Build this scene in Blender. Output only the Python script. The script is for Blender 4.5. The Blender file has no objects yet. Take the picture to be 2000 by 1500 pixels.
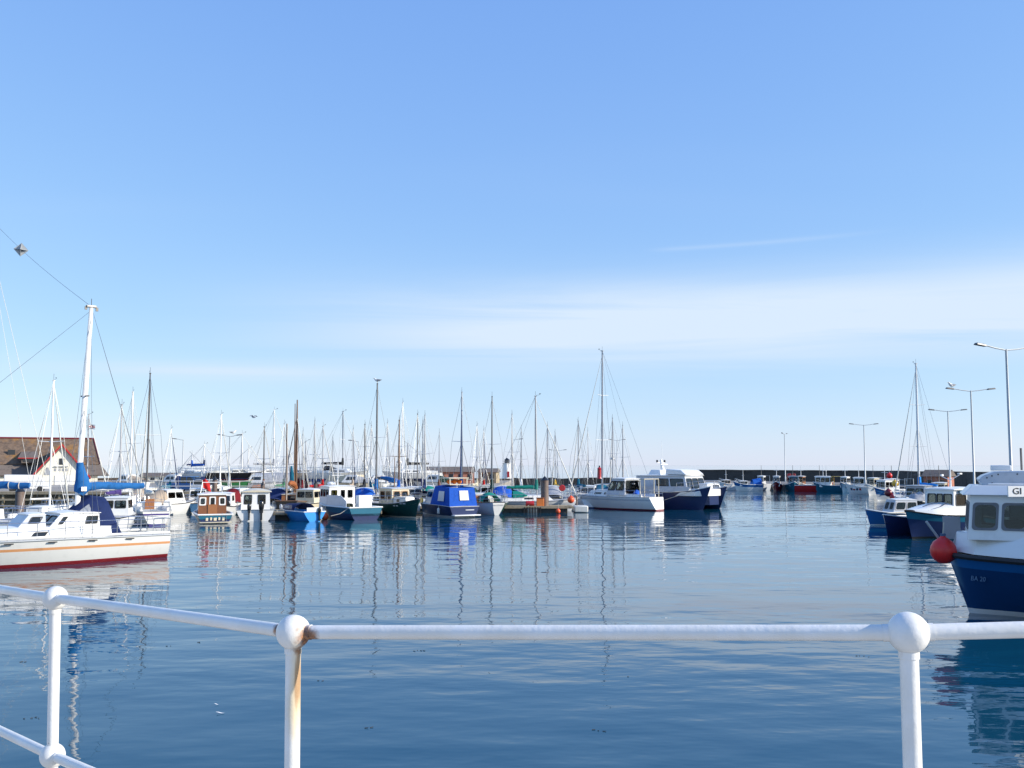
import bpy, bmesh, math, random
from mathutils import Vector, Matrix
random.seed(7)
R = math.radians
SC = bpy.context.scene
COL = SC.collection
# ------------------------------------------------------------------ camera, world, sun, exposure
F, HOR, H = 1921.0, 908.0, 4.0            # focal length in pixels of a 2000 wide frame, horizon row, eye height over the water
PITCH = math.atan((HOR - 750.0) / F)
cam = bpy.data.cameras.new('camera'); cam.sensor_width = 36.0; cam.lens = F / 2000 * 36.0
cam.clip_start = 0.05; cam.clip_end = 30000
camo = bpy.data.objects.new('camera', cam); COL.objects.link(camo)
camo.location = (0, 0, H); camo.rotation_euler = (R(90) + PITCH, 0, 0)
SC.camera = camo
SUN_AZ = Vector((0.98, -0.20)).normalized(); SUN_EL = R(24)
SUN_DIR = Vector((SUN_AZ.x * math.cos(SUN_EL), SUN_AZ.y * math.cos(SUN_EL), math.sin(SUN_EL)))

def build_world():
    w = bpy.data.worlds.new('World'); SC.world = w; w.use_nodes = True
    nt = w.node_tree; nt.nodes.clear(); N = nt.nodes.new; Lk = nt.links.new
    def math_(op, a, b=None, c=None, clamp=False):
        n = N('ShaderNodeMath'); n.operation = op; n.use_clamp = clamp
        for i, v in enumerate((a, b, c)):
            if v is None: continue
            if isinstance(v, (int, float)): n.inputs[i].default_value = v
            else: Lk(v, n.inputs[i])
        return n.outputs[0]
    out = N('ShaderNodeOutputWorld'); bg = N('ShaderNodeBackground'); bg.inputs['Strength'].default_value = 0.105
    sky = N('ShaderNodeTexSky'); sky.sky_type = 'NISHITA'; sky.sun_disc = False
    sky.sun_elevation = SUN_EL; sky.sun_rotation = math.atan2(SUN_AZ.x, SUN_AZ.y)
    sky.altitude = 0; sky.air_density = 1.0; sky.dust_density = 0.1; sky.ozone_density = 2.6
    tc = N('ShaderNodeTexCoord'); sep = N('ShaderNodeSeparateXYZ'); Lk(tc.outputs['Generated'], sep.inputs[0])
    x, y, z = sep.outputs
    az = math_('ARCTAN2', x, y)
    el = math_('ARCSINE', z)
    # cirrus: noise on a high cloud sheet, densest in one long bank low over the sea
    zz = math_('ADD', math_('MAXIMUM', z, 0.0), 0.04)
    comb = N('ShaderNodeCombineXYZ')
    Lk(math_('DIVIDE', x, zz), comb.inputs[0]); Lk(math_('MULTIPLY', math_('DIVIDE', y, zz), 1.0), comb.inputs[1])
    def noise(scale, stretch, detail, rot, dist=0.6):
        mp = N('ShaderNodeMapping'); mp.inputs['Scale'].default_value = stretch; mp.inputs['Rotation'].default_value = (0, 0, rot)
        Lk(comb.outputs[0], mp.inputs[0])
        n = N('ShaderNodeTexNoise'); n.inputs['Scale'].default_value = scale; n.inputs['Detail'].default_value = detail
        n.inputs['Roughness'].default_value = 0.6; n.inputs['Distortion'].default_value = dist
        Lk(mp.outputs[0], n.inputs['Vector']); return n.outputs[0]
    n1 = noise(0.55, (0.35, 1.3, 1), 7, 0.12); n2 = noise(0.16, (0.5, 1.2, 1), 3, -0.1)
    def gauss(v, c, s):
        d = math_('DIVIDE', math_('SUBTRACT', v, c), s)
        return math_('POWER', 2.718, math_('MULTIPLY', math_('MULTIPLY', d, d), -1.0))
    def ramp(v, a, b):
        m = N('ShaderNodeMapRange'); m.interpolation_type = 'SMOOTHSTEP'
        m.inputs[1].default_value = a; m.inputs[2].default_value = b; Lk(v, m.inputs[0]); return m.outputs[0]
    wob = math_('MULTIPLY', math_('SUBTRACT', n2, 0.5), 0.05)
    elw = math_('ADD', el, wob)
    bank = math_('MULTIPLY', gauss(elw, 0.142, 0.040), ramp(az, -0.40, 0.12))
    bank2 = math_('MULTIPLY', gauss(elw, 0.093, 0.010), gauss(az, -0.30, 0.16))
    thin = math_('MULTIPLY', ramp(n2, 0.5, 0.8), 0.22)
    m = math_('ADD', math_('ADD', bank, math_('MULTIPLY', bank2, 0.6)), thin)
    cl = math_('MULTIPLY', m, ramp(n1, 0.12, 0.66))
    tr = gauss(el, 0.0, 1.0)
    line = math_('SUBTRACT', el, math_('MULTIPLY_ADD', az, 0.028, 0.211))
    trail = math_('MULTIPLY', gauss(math_('ADD', line, math_('MULTIPLY', math_('SUBTRACT', n1, 0.5), 0.004)), 0.0, 0.0022), math_('MULTIPLY', ramp(az, 0.13, 0.17), ramp(az, 0.40, 0.26)))
    cl = math_('ADD', math_('MULTIPLY', cl, 1.4), math_('MULTIPLY', trail, 0.17), clamp=True)
    sp3 = N('ShaderNodeSeparateColor'); cb3 = N('ShaderNodeCombineColor'); Lk(sky.outputs[0], sp3.inputs[0])
    for i, (gain, gam) in enumerate(SKY_GRADE):              # film-like response of the blue channel and the rest
        Lk(math_('MULTIPLY', math_('POWER', math_('MULTIPLY', sp3.outputs[i], 0.1338), gam), gain / 0.1338), cb3.inputs[i])
    mix = N('ShaderNodeMix'); mix.data_type = 'RGBA'; Lk(cl, mix.inputs[0]); Lk(cb3.outputs[0], mix.inputs[6])
    mix.inputs[7].default_value = CLOUD
    Lk(mix.outputs[2], bg.inputs['Color']); Lk(bg.outputs[0], out.inputs['Surface'])
SKY_GRADE = ((0.835, 0.67), (0.935, 0.54), (1.09, 0.23))
CLOUD = (5.3, 6.3, 7.5, 1)
build_world()
sun = bpy.data.lights.new('sun', 'SUN'); sun.energy = 4.9; sun.angle = R(0.53); sun.color = (1.0, 0.93, 0.82)
suno = bpy.data.objects.new('sun', sun); COL.objects.link(suno)
suno.rotation_euler = SUN_DIR.to_track_quat('Z', 'Y').to_euler(); suno.location = (30, -10, 40)
vs = SC.view_settings; vs.view_transform = 'Standard'; vs.look = 'None'; vs.exposure = 0.35; vs.gamma = 1.0; vs.use_curve_mapping = False
SC.render.resolution_x = 1024; SC.render.resolution_y = 768

# ------------------------------------------------------------------ placing: a picture column at a distance gives a place on the ground plan
cp, sp = math.cos(PITCH), math.sin(PITCH)
def at(px, Y, z=0.0):
    d = Y * cp + (z - H) * sp
    return Vector(((px - 1000.0) / F * d, Y, z))
def zat(py, Y):
    r = (750.0 - py) / F
    return H + Y * (r * cp + sp) / (cp - r * sp)

# ------------------------------------------------------------------ materials
MATS = {}
def mat(name, col, rough=0.5, metal=0.0, var=0.12, vscale=3.0, bump=0.0, bscale=20.0, spec=0.5, dirt=None, coat=0.0):
    if name in MATS: return MATS[name]
    m = bpy.data.materials.new(name); m.use_nodes = True; nt = m.node_tree; b = nt.nodes['Principled BSDF']
    N = nt.nodes.new; Lk = nt.links.new
    b.inputs['Roughness'].default_value = rough; b.inputs['Metallic'].default_value = metal
    b.inputs['Specular IOR Level'].default_value = spec
    if coat: b.inputs['Coat Weight'].default_value = coat; b.inputs['Coat Roughness'].default_value = 0.1
    tc = N('ShaderNodeTexCoord')
    n = N('ShaderNodeTexNoise'); n.inputs['Scale'].default_value = vscale; n.inputs['Detail'].default_value = 6; n.inputs['Roughness'].default_value = 0.65
    Lk(tc.outputs['Object'], n.inputs['Vector'])
    cr = N('ShaderNodeValToRGB'); cr.color_ramp.elements[0].position = 0.3; cr.color_ramp.elements[1].position = 0.72
    d = dirt if dirt else tuple(c * (1 - 2.2 * var) for c in col)
    cr.color_ramp.elements[0].color = (*[max(0, c) for c in d], 1); cr.color_ramp.elements[1].color = (*[min(0.9, c * (1 + var * 0.6)) for c in col], 1)
    e = cr.color_ramp.elements.new(0.45); e.color = (*col, 1)
    Lk(n.outputs[0], cr.inputs[0]); Lk(cr.outputs[0], b.inputs['Base Color'])
    if bump:
        nb = N('ShaderNodeTexNoise'); nb.inputs['Scale'].default_value = bscale; nb.inputs['Detail'].default_value = 4
        Lk(tc.outputs['Object'], nb.inputs['Vector'])
        bp = N('ShaderNodeBump'); bp.inputs['Strength'].default_value = 0.6; bp.inputs['Distance'].default_value = bump
        Lk(nb.outputs[0], bp.inputs['Height']); Lk(bp.outputs[0], b.inputs['Normal'])
    MATS[name] = m; return m
def glassmat(name, tint, gl=0.9):
    m = bpy.data.materials.new(name); m.use_nodes = True; nt = m.node_tree; nt.nodes.clear(); N = nt.nodes.new; Lk = nt.links.new
    o = N('ShaderNodeOutputMaterial'); t = N('ShaderNodeBsdfTransparent'); t.inputs[0].default_value = (*tint, 1)
    g = N('ShaderNodeBsdfGlossy'); g.inputs['Roughness'].default_value = 0.03
    fr = N('ShaderNodeFresnel'); fr.inputs[0].default_value = 1.5
    mx = N('ShaderNodeMixShader'); Lk(fr.outputs[0], mx.inputs[0]); Lk(t.outputs[0], mx.inputs[1]); Lk(g.outputs[0], mx.inputs[2]); Lk(mx.outputs[0], o.inputs[0])
    MATS[name] = m; return m
glassmat('glass', (0.55, 0.6, 0.6)); glassmat('pale_glass', (0.8, 0.82, 0.8))
mat('dark_glass', (0.015, 0.018, 0.022), 0.06, var=0.1, spec=0.8)
PAL = dict(white=(0.80, 0.79, 0.76), offwhite=(0.70, 0.68, 0.61), cream=(0.66, 0.58, 0.42), grey=(0.33, 0.34, 0.36), palegrey=(0.52, 0.54, 0.57),
    navy=(0.015, 0.028, 0.095), blue=(0.012, 0.10, 0.42), midblue=(0.018, 0.12, 0.33), skyblue=(0.03, 0.28, 0.72), teal=(0.012, 0.12, 0.19), royal=(0.014, 0.085, 0.42), black=(0.012, 0.012, 0.014),
    red=(0.45, 0.02, 0.02), maroon=(0.16, 0.012, 0.018), orange=(0.72, 0.20, 0.04), rust=(0.30, 0.10, 0.035), green=(0.02, 0.16, 0.05), darkgreen=(0.008, 0.045, 0.035), seagreen=(0.01, 0.20, 0.16),
    tan=(0.42, 0.33, 0.24), wood=(0.30, 0.12, 0.045), brown=(0.20, 0.075, 0.03), mast_wood=(0.32, 0.17, 0.08), yellow=(0.75, 0.45, 0.04), pink=(0.80, 0.12, 0.10), purple=(0.06, 0.04, 0.16), deepblue=(0.008, 0.052, 0.16), bandblue=(0.012, 0.12, 0.34), peach=(0.72, 0.34, 0.15), oxblood=(0.26, 0.016, 0.022), dimblue=(0.05, 0.13, 0.24))
def paint(c):
    return mat('paint_' + c, PAL[c], 0.32, var=0.035 if c == 'white' else 0.07, vscale=2.2, coat=0.2, bump=0.002, bscale=6)
def cloth(c):
    return mat('cloth_' + c, PAL[c], 0.85, var=0.16, vscale=5, bump=0.02, bscale=7, spec=0.2)
mat('alu', (0.40, 0.40, 0.41), 0.42, 0.25, 0.08); mat('alu_dark', (0.16, 0.15, 0.14), 0.45, 0.3, 0.1); mat('steel', (0.6, 0.6, 0.62), 0.25, 0.9, 0.05)
mat('mast_wood', (0.17, 0.095, 0.055), 0.5, 0, 0.15); mat('mast_white', (0.78, 0.77, 0.74), 0.35, 0, 0.05); mat('galv', (0.42, 0.44, 0.45), 0.5, 0.4, 0.1)
mat('wire', (0.20, 0.21, 0.22), 0.4, 0.5, 0.1); mat('rope', (0.55, 0.50, 0.40), 0.9, 0, 0.1); mat('rope_blue', (0.08, 0.13, 0.22), 0.9, 0, 0.1)
mat('rubber', (0.02, 0.02, 0.022), 0.6); mat('deck', (0.55, 0.53, 0.48), 0.7, 0, 0.12); mat('teak', (0.34, 0.22, 0.13), 0.7, 0, 0.2, 8)
mat('fend_red', (0.70, 0.025, 0.02), 0.38, 0, 0.08); mat('fend_orange', (0.75, 0.10, 0.03), 0.4, 0, 0.1); mat('fend_white', (0.75, 0.74, 0.70), 0.4, 0, 0.06)
mat('quay_pale', (0.50, 0.46, 0.40), 0.9, 0, 0.15, 1.2, 0.02, 4); mat('pier_concrete', (0.20, 0.185, 0.165), 0.9, 0, 0.3, 0.8, 0.03, 3); mat('concrete', (0.36, 0.34, 0.30), 0.9, 0, 0.25, 1.2, 0.02, 4); mat('hardstanding', (0.30, 0.27, 0.23), 0.95, 0, 0.25, 0.4, 0.02, 2)
mat('stone_dark', (0.062, 0.056, 0.05), 0.9, 0, 0.3, 0.5, 0.25, 0.9); mat('stone_brown', (0.30, 0.21, 0.14), 0.9, 0, 0.3, 0.6, 0.2, 1.0)
mat('weathered', (0.36, 0.29, 0.19), 0.9, 0, 0.28, 3, 0.01, 12); mat('pile_steel', (0.17, 0.13, 0.11), 0.7, 0.2, 0.3, 2.5, 0.01, 8, dirt=(0.10, 0.05, 0.03))
mat('float_dark', (0.06, 0.058, 0.05), 0.8, 0, 0.3, 3); mat('weed', (0.035, 0.04, 0.018), 0.8, 0, 0.3, 5, 0.03, 9); mat('plastic_black', (0.014, 0.014, 0.016), 0.3, 0, 0.1, coat=0.3)
mat('tyre', (0.02, 0.02, 0.02), 0.8); mat('gull_white', (0.75, 0.75, 0.74), 0.8); mat('gull_grey', (0.25, 0.26, 0.28), 0.8)

# ------------------------------------------------------------------ mesh helpers
class MB:
    def __init__(s): s.v = []; s.f = []; s.m = []
    def add(s, vs, fs, mi=0):
        o = len(s.v); s.v += [tuple(v) for v in vs]
        for f in fs: s.f.append(tuple(i + o for i in f)); s.m.append(mi)
        return s
    def box(s, c, d, rz=0.0, mi=0, top=(1, 1), ry=0.0):
        M = Matrix.Translation(c) @ Matrix.Rotation(rz, 4, 'Z') @ Matrix.Rotation(ry, 4, 'Y')
        vs = []
        for k in (-1, 1):
            t = top if k > 0 else (1, 1)
            for a, b in ((-1, -1), (1, -1), (1, 1), (-1, 1)):
                vs.append(M @ Vector((a * d[0] / 2 * t[0], b * d[1] / 2 * t[1], k * d[2] / 2)))
        return s.add(vs, [(0, 3, 2, 1), (4, 5, 6, 7), (0, 1, 5, 4), (1, 2, 6, 5), (2, 3, 7, 6), (3, 0, 4, 7)], mi)
    def tube(s, pts, r, n=6, mi=0, caps=True, flat=None):
        pts = [Vector(p) for p in pts]; k = len(pts); rs = r if isinstance(r, (list, tuple)) else [r] * k
        up = None; vs = []
        for i, p in enumerate(pts):
            t = (pts[min(i + 1, k - 1)] - pts[max(i - 1, 0)]).normalized()
            if up is None:
                up = Vector((0, 0, 1)) if abs(t.z) < 0.9 else Vector((1, 0, 0))
            a = t.cross(up).normalized(); up = a.cross(t).normalized()
            fl = flat if flat else 1.0
            for j in range(n):
                w = 2 * math.pi * j / n
                vs.append(p + (a * math.cos(w) * fl + up * math.sin(w)) * rs[i])
        fs = [(i * n + j, i * n + (j + 1) % n, (i + 1) * n + (j + 1) % n, (i + 1) * n + j) for i in range(k - 1) for j in range(n)]
        if caps: fs += [tuple(range(n - 1, -1, -1)), tuple((k - 1) * n + j for j in range(n))]
        return s.add(vs, fs, mi)
    def lathe(s, prof, n=16, c=(0, 0, 0), mi=0, axis='Z'):
        vs = []
        for r, z in prof:
            for j in range(n):
                w = 2 * math.pi * j / n; p = (r * math.cos(w), r * math.sin(w), z)
                if axis == 'X': p = (p[2], p[0], p[1])
                if axis == 'Y': p = (p[0], p[2], p[1])
                vs.append(Vector(c) + Vector(p))
        k = len(prof)
        fs = [(i * n + j, i * n + (j + 1) % n, (i + 1) * n + (j + 1) % n, (i + 1) * n + j) for i in range(k - 1) for j in range(n)]
        fs += [tuple(range(n - 1, -1, -1)), tuple((k - 1) * n + j for j in range(n))]
        return s.add(vs, fs, mi)
    def ball(s, c, r, n=16, mi=0, sq=(1, 1, 1)):
        k = n // 2; vs = [Vector(c) + Vector((0, 0, -r * sq[2]))]
        for i in range(1, k):
            ph = -math.pi / 2 + math.pi * i / k
            for j in range(n):
                w = 2 * math.pi * j / n
                vs.append(Vector(c) + Vector((r * sq[0] * math.cos(ph) * math.cos(w), r * sq[1] * math.cos(ph) * math.sin(w), r * sq[2] * math.sin(ph))))
        vs.append(Vector(c) + Vector((0, 0, r * sq[2]))); T = len(vs) - 1
        fs = [(0, 1 + (j + 1) % n, 1 + j) for j in range(n)]
        fs += [(1 + (i) * n + j, 1 + i * n + (j + 1) % n, 1 + (i + 1) * n + (j + 1) % n, 1 + (i + 1) * n + j) for i in range(k - 2) for j in range(n)]
        fs += [(T, 1 + (k - 2) * n + j, 1 + (k - 2) * n + (j + 1) % n) for j in range(n)]
        return s.add(vs, fs, mi)
    def grid(s, rows, mi=0, close=False):
        n = len(rows[0]); vs = [p for r in rows for p in r]
        fs = [(i * n + j, i * n + j + 1, (i + 1) * n + j + 1, (i + 1) * n + j) for i in range(len(rows) - 1) for j in range(n - 1)]
        return s.add(vs, fs, mi)
    def prism(s, poly, z0, z1, mi=0):
        n = len(poly); z1s = z1 if isinstance(z1, (list, tuple)) else [z1] * n
        vs = [(p[0], p[1], z0) for p in poly] + [(p[0], p[1], z1s[i]) for i, p in enumerate(poly)]
        return s.add(vs, [tuple(range(n - 1, -1, -1)), tuple(range(n, 2 * n))] + [(i, (i + 1) % n, n + (i + 1) % n, n + i) for i in range(n)], mi)
    def extr(s, prof, y0, y1, mi=0):                      # side profile (x, z) pulled across y
        n = len(prof)
        vs = [(p[0], y0, p[1]) for p in prof] + [(p[0], y1, p[1]) for p in prof]
        return s.add(vs, [tuple(range(n)), tuple(range(2 * n - 1, n - 1, -1))] + [(i, n + i, n + (i + 1) % n, (i + 1) % n) for i in range(n)], mi)
    def build(s, name, mats, parent=None, smooth=True, bevel=0.0, ang=38, loc=None, rz=0.0):
        me = bpy.data.meshes.new(name); me.from_pydata(s.v, [], s.f)
        if not isinstance(mats, (list, tuple)): mats = [mats]
        for m in mats: me.materials.append(MATS[m] if isinstance(m, str) else m)
        me.polygons.foreach_set('material_index', s.m)
        bm = bmesh.new(); bm.from_mesh(me)
        bmesh.ops.remove_doubles(bm, verts=bm.verts, dist=1e-5)
        bmesh.ops.recalc_face_normals(bm, faces=bm.faces)
        bm.to_mesh(me); bm.free()
        if smooth:
            me.polygons.foreach_set('use_smooth', [True] * len(me.polygons)); me.set_sharp_from_angle(angle=R(ang))
        me.update()
        o = bpy.data.objects.new(name, me); COL.objects.link(o)
        if parent is not None: o.parent = parent
        if loc is not None: o.location = loc
        o.rotation_euler.z = rz
        if bevel:
            b = o.modifiers.new('bevel', 'BEVEL'); b.width = bevel; b.segments = 2; b.limit_method = 'ANGLE'; b.angle_limit = R(40)
        return o
def tag(o, label, cat, group=None, kind=None):
    if label: o['label'] = label
    if cat: o['category'] = cat
    if group: o['group'] = group
    if kind: o['kind'] = kind
    return o
def thing(name, label, cat, loc=(0, 0, 0), rz=0.0, group=None):
    o = bpy.data.objects.new(name, None); COL.objects.link(o); o.location = loc; o.rotation_euler.z = rz
    o.empty_display_size = 0.3
    return tag(o, label, cat, group)
def text(parent, name, body, size, m, loc, rot, ext=0.004, sx=1.0):
    cu = bpy.data.curves.new(name, 'FONT'); cu.body = body; cu.size = size; cu.align_x = 'CENTER'; cu.align_y = 'CENTER'; cu.extrude = ext; cu.resolution_u = 2
    t = bpy.data.objects.new(name, cu); COL.objects.link(t); bpy.context.view_layer.update()
    me = bpy.data.meshes.new_from_object(t.evaluated_get(bpy.context.evaluated_depsgraph_get()))
    bpy.data.objects.remove(t); me.materials.clear(); me.materials.append(MATS[m] if isinstance(m, str) else m)
    o = bpy.data.objects.new(name, me); COL.objects.link(o); o.parent = parent; o.location = loc; o.rotation_euler = rot; o.scale = (sx, 1, 1)
    return o
# ------------------------------------------------------------------ the setting: water, quays
def water_material():
    m = bpy.data.materials.new('harbour_water'); m.use_nodes = True; nt = m.node_tree; b = nt.nodes['Principled BSDF']; N = nt.nodes.new; Lk = nt.links.new
    b.inputs['Base Color'].default_value = (0.003, 0.056, 0.100, 1); b.inputs['Roughness'].default_value = 0.02; b.inputs['IOR'].default_value = 1.37
    geo = N('ShaderNodeNewGeometry')
    def noise(scale, st, rot, detail, rough=0.5, dist=0.0):
        mp = N('ShaderNodeMapping'); mp.inputs['Scale'].default_value = st; mp.inputs['Rotation'].default_value = (0, 0, rot); Lk(geo.outputs['Position'], mp.inputs[0])
        n = N('ShaderNodeTexNoise'); n.inputs['Scale'].default_value = scale; n.inputs['Detail'].default_value = detail; n.inputs['Roughness'].default_value = rough; n.inputs['Distortion'].default_value = dist
        Lk(mp.outputs[0], n.inputs['Vector']); return n.outputs[0]
    def M(op, a, b_):
        n = N('ShaderNodeMath'); n.operation = op
        for i, v in enumerate((a, b_)):
            if isinstance(v, (int, float)): n.inputs[i].default_value = v
            else: Lk(v, n.inputs[i])
        return n.outputs[0]
    a = M('MULTIPLY', noise(0.50, (0.75, 1.25, 1), 0.22, 2, 0.42), WAVE[0])     # wavelets a couple of metres long
    c = M('MULTIPLY', noise(1.7, (0.7, 1.3, 1), -0.2, 2, 0.5), WAVE[1])       # ripples
    patch = noise(0.045, (0.5, 1.6, 1), 0.1, 2, 0.5)                           # smoother and rougher lanes of water
    mr = N('ShaderNodeMapRange'); mr.inputs[1].default_value = 0.35; mr.inputs[2].default_value = 0.65; mr.inputs[3].default_value = 0.35; mr.inputs[4].default_value = 1.25; Lk(patch, mr.inputs[0])
    d = M('MULTIPLY', M('MULTIPLY', noise(5.5, (0.8, 1.2, 1), 0.4, 2, 0.5), WAVE[2]), mr.outputs[0])
    hgt = M('ADD', M('ADD', M('MULTIPLY', a, mr.outputs[0]), M('MULTIPLY', c, mr.outputs[0])), d)
    bp = N('ShaderNodeBump'); bp.inputs['Strength'].default_value = 1.0; bp.inputs['Distance'].default_value = 1.0
    Lk(hgt, bp.inputs['Height']); Lk(bp.outputs[0], b.inputs['Normal'])
    MATS['water'] = m
WAVE = (0.062, 0.011, 0.0013)
water_material()
S = 9000.0
mb = MB(); mb.add([(-S, -60, 0), (S, -60, 0), (S, S, 0), (-S, S, 0)], [(0, 1, 2, 3)])
tag(mb.build('sea', 'water', smooth=False), 'calm blue harbour water with small ripples and reflections', 'water', kind='structure')

# near quay that the railing stands on
RAIL = [(2.78, 2.30, 0.335), (0.990, 2.50, 0.418), (-0.6555, 3.00, 0.500), (-1.954, 4.27, 0.569), (-3.25, 5.62, 0.64)]   # x, y, drop under the eye
edge = [(7.0, 2.35), (2.8, 2.62), (1.07, 2.81), (-0.50, 3.28), (-1.78, 4.50), (-3.1, 5.85), (-7.2, 10.6), (-30.0, 34.0)]
back = [(-44.0, 30.0), (-30.0, -8.0), (7.0, -8.0)]
ez = [2.62, 2.52, 2.46, 2.38, 2.32, 2.26, 2.2, 2.2]
mb = MB(); mb.prism(edge + back, -1.5, ez + [2.3, 2.4, 2.5])
tag(mb.build('quay', 'quay_pale', smooth=False), 'concrete quay sloping along the white railing', 'quay', kind='structure')
def X(px, Y): return at(px, Y, 0).x
# hard standing behind the marina, with a stone face to the water
mb = MB(); mb.prism([(X(-900, 108), 108), (X(880, 108), 108), (X(960, 135), 135), (X(1000, 210), 210), (X(-900, 210), 210)], -1.5, 0.8)
tag(mb.build('boatyard_ground', 'hardstanding', smooth=False), 'brown gravel hard standing behind the marina', 'ground', kind='structure')
# outer pier on the right, a bent quay below a dark wall
pier_edge = [(24.0, 26.0), (27.2, 50.0), (37.5, 78.0), (48.0, 107.0), (55.5, 133.0), (53.0, 150.0), (44.0, 159.0), (X(1380, 161), 161.0), (X(1340, 172), 172.0)]
pier_back = [(X(1345, 214), 214.0), (X(1390, 214), 214.0), (X(1720, 180), 180.0), (X(1915, 142), 142.0), (X(2095, 108), 108.0), (75.0, 70.0), (75.0, 26.0)]
mb = MB(); mb.prism(pier_edge + pier_back, -1.5, 0.95)
mb.m = [1] * len(mb.m); mb.m[1] = 0
tag(mb.build('pier_quay', ['pier_concrete', 'stone_dark'], smooth=False), 'concrete pier apron carrying the row of lamp posts', 'quay', kind='structure')

def wall(name, label, pts, z0, z1, th, m, cope=0.18, step=5.0, jag=0.0):
    t = thing(name, label, 'wall', (pts[0][0], pts[0][1], z0))
    mb = MB(); mc = MB(); ox, oy = pts[0]
    rows = []; seg = []
    for (a, b) in zip(pts[:-1], pts[1:]):
        L = math.dist(a, b); k = max(1, int(L / step))
        for i in range(k): seg.append((a[0] + (b[0] - a[0]) * i / k - ox, a[1] + (b[1] - a[1]) * i / k - oy))
    seg.append((pts[-1][0] - ox, pts[-1][1] - oy))
    hs = [z1 - z0 + random.uniform(-jag, jag) for _ in seg]
    for i, (x, y) in enumerate(seg):
        q = seg[min(i + 1, len(seg) - 1)]; p = seg[max(i - 1, 0)]
        d = Vector((q[0] - p[0], q[1] - p[1])).normalized(); nx, ny = -d.y, d.x
        j = random.uniform(-0.06, 0.06)
        rows.append([(x - nx * (th / 2 + j), y - ny * (th / 2 + j), -0.6), (x - nx * (th / 2 - 0.06 + j), y - ny * (th / 2 - 0.06), hs[i]), (x + nx * th / 2, y + ny * th / 2, hs[i]), (x + nx * th / 2, y + ny * th / 2, -0.6)])
    mb.grid(rows); mb.add(rows[0], [(0, 1, 2, 3)]); mb.add(rows[-1], [(0, 1, 2, 3)])
    mb.build('wall_body', m, t, smooth=False)
    if cope:
        rows = [[(r[1][0] * 1.0, r[1][1] - 0.12, r[1][2] + 0.003), (r[1][0], r[1][1] - 0.12, r[1][2] + cope), (r[2][0], r[2][1] + 0.1, r[2][2] + cope), (r[2][0], r[2][1] + 0.1, r[2][2] + 0.003)] for r in rows]
        mc.grid(rows); mc.add(rows[0], [(0, 1, 2, 3)]); mc.add(rows[-1], [(0, 1, 2, 3)]); mc.build('coping', m, t, smooth=False)
    return t
wall('harbour_wall', 'tall dark stone harbour wall standing behind the lamp posts of the pier', [(X(1357, 204), 204), (X(1700, 172), 172), (X(1900, 135), 135), (X(2080, 104), 104), (62, 84)], 0.95, 2.85, 1.6, 'stone_dark', 0.2, 4, 0.05)
wall('sea_wall', 'low dark stone breakwater behind the lighthouse and the yacht masts', [(X(640, 205), 205), (X(1000, 208), 208), (X(1350, 204), 204)], 0.0, 1.25, 3.0, 'stone_dark', 0, 2.0, 0.16)
wall('boatyard_wall', 'low brown stone wall along the back of the boatyard', [(X(-300, 186), 186), (X(240, 186), 186), (X(638, 200), 200)], 0.8, 1.45, 1.0, 'stone_brown', 0.12, 4, 0.05)

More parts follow.
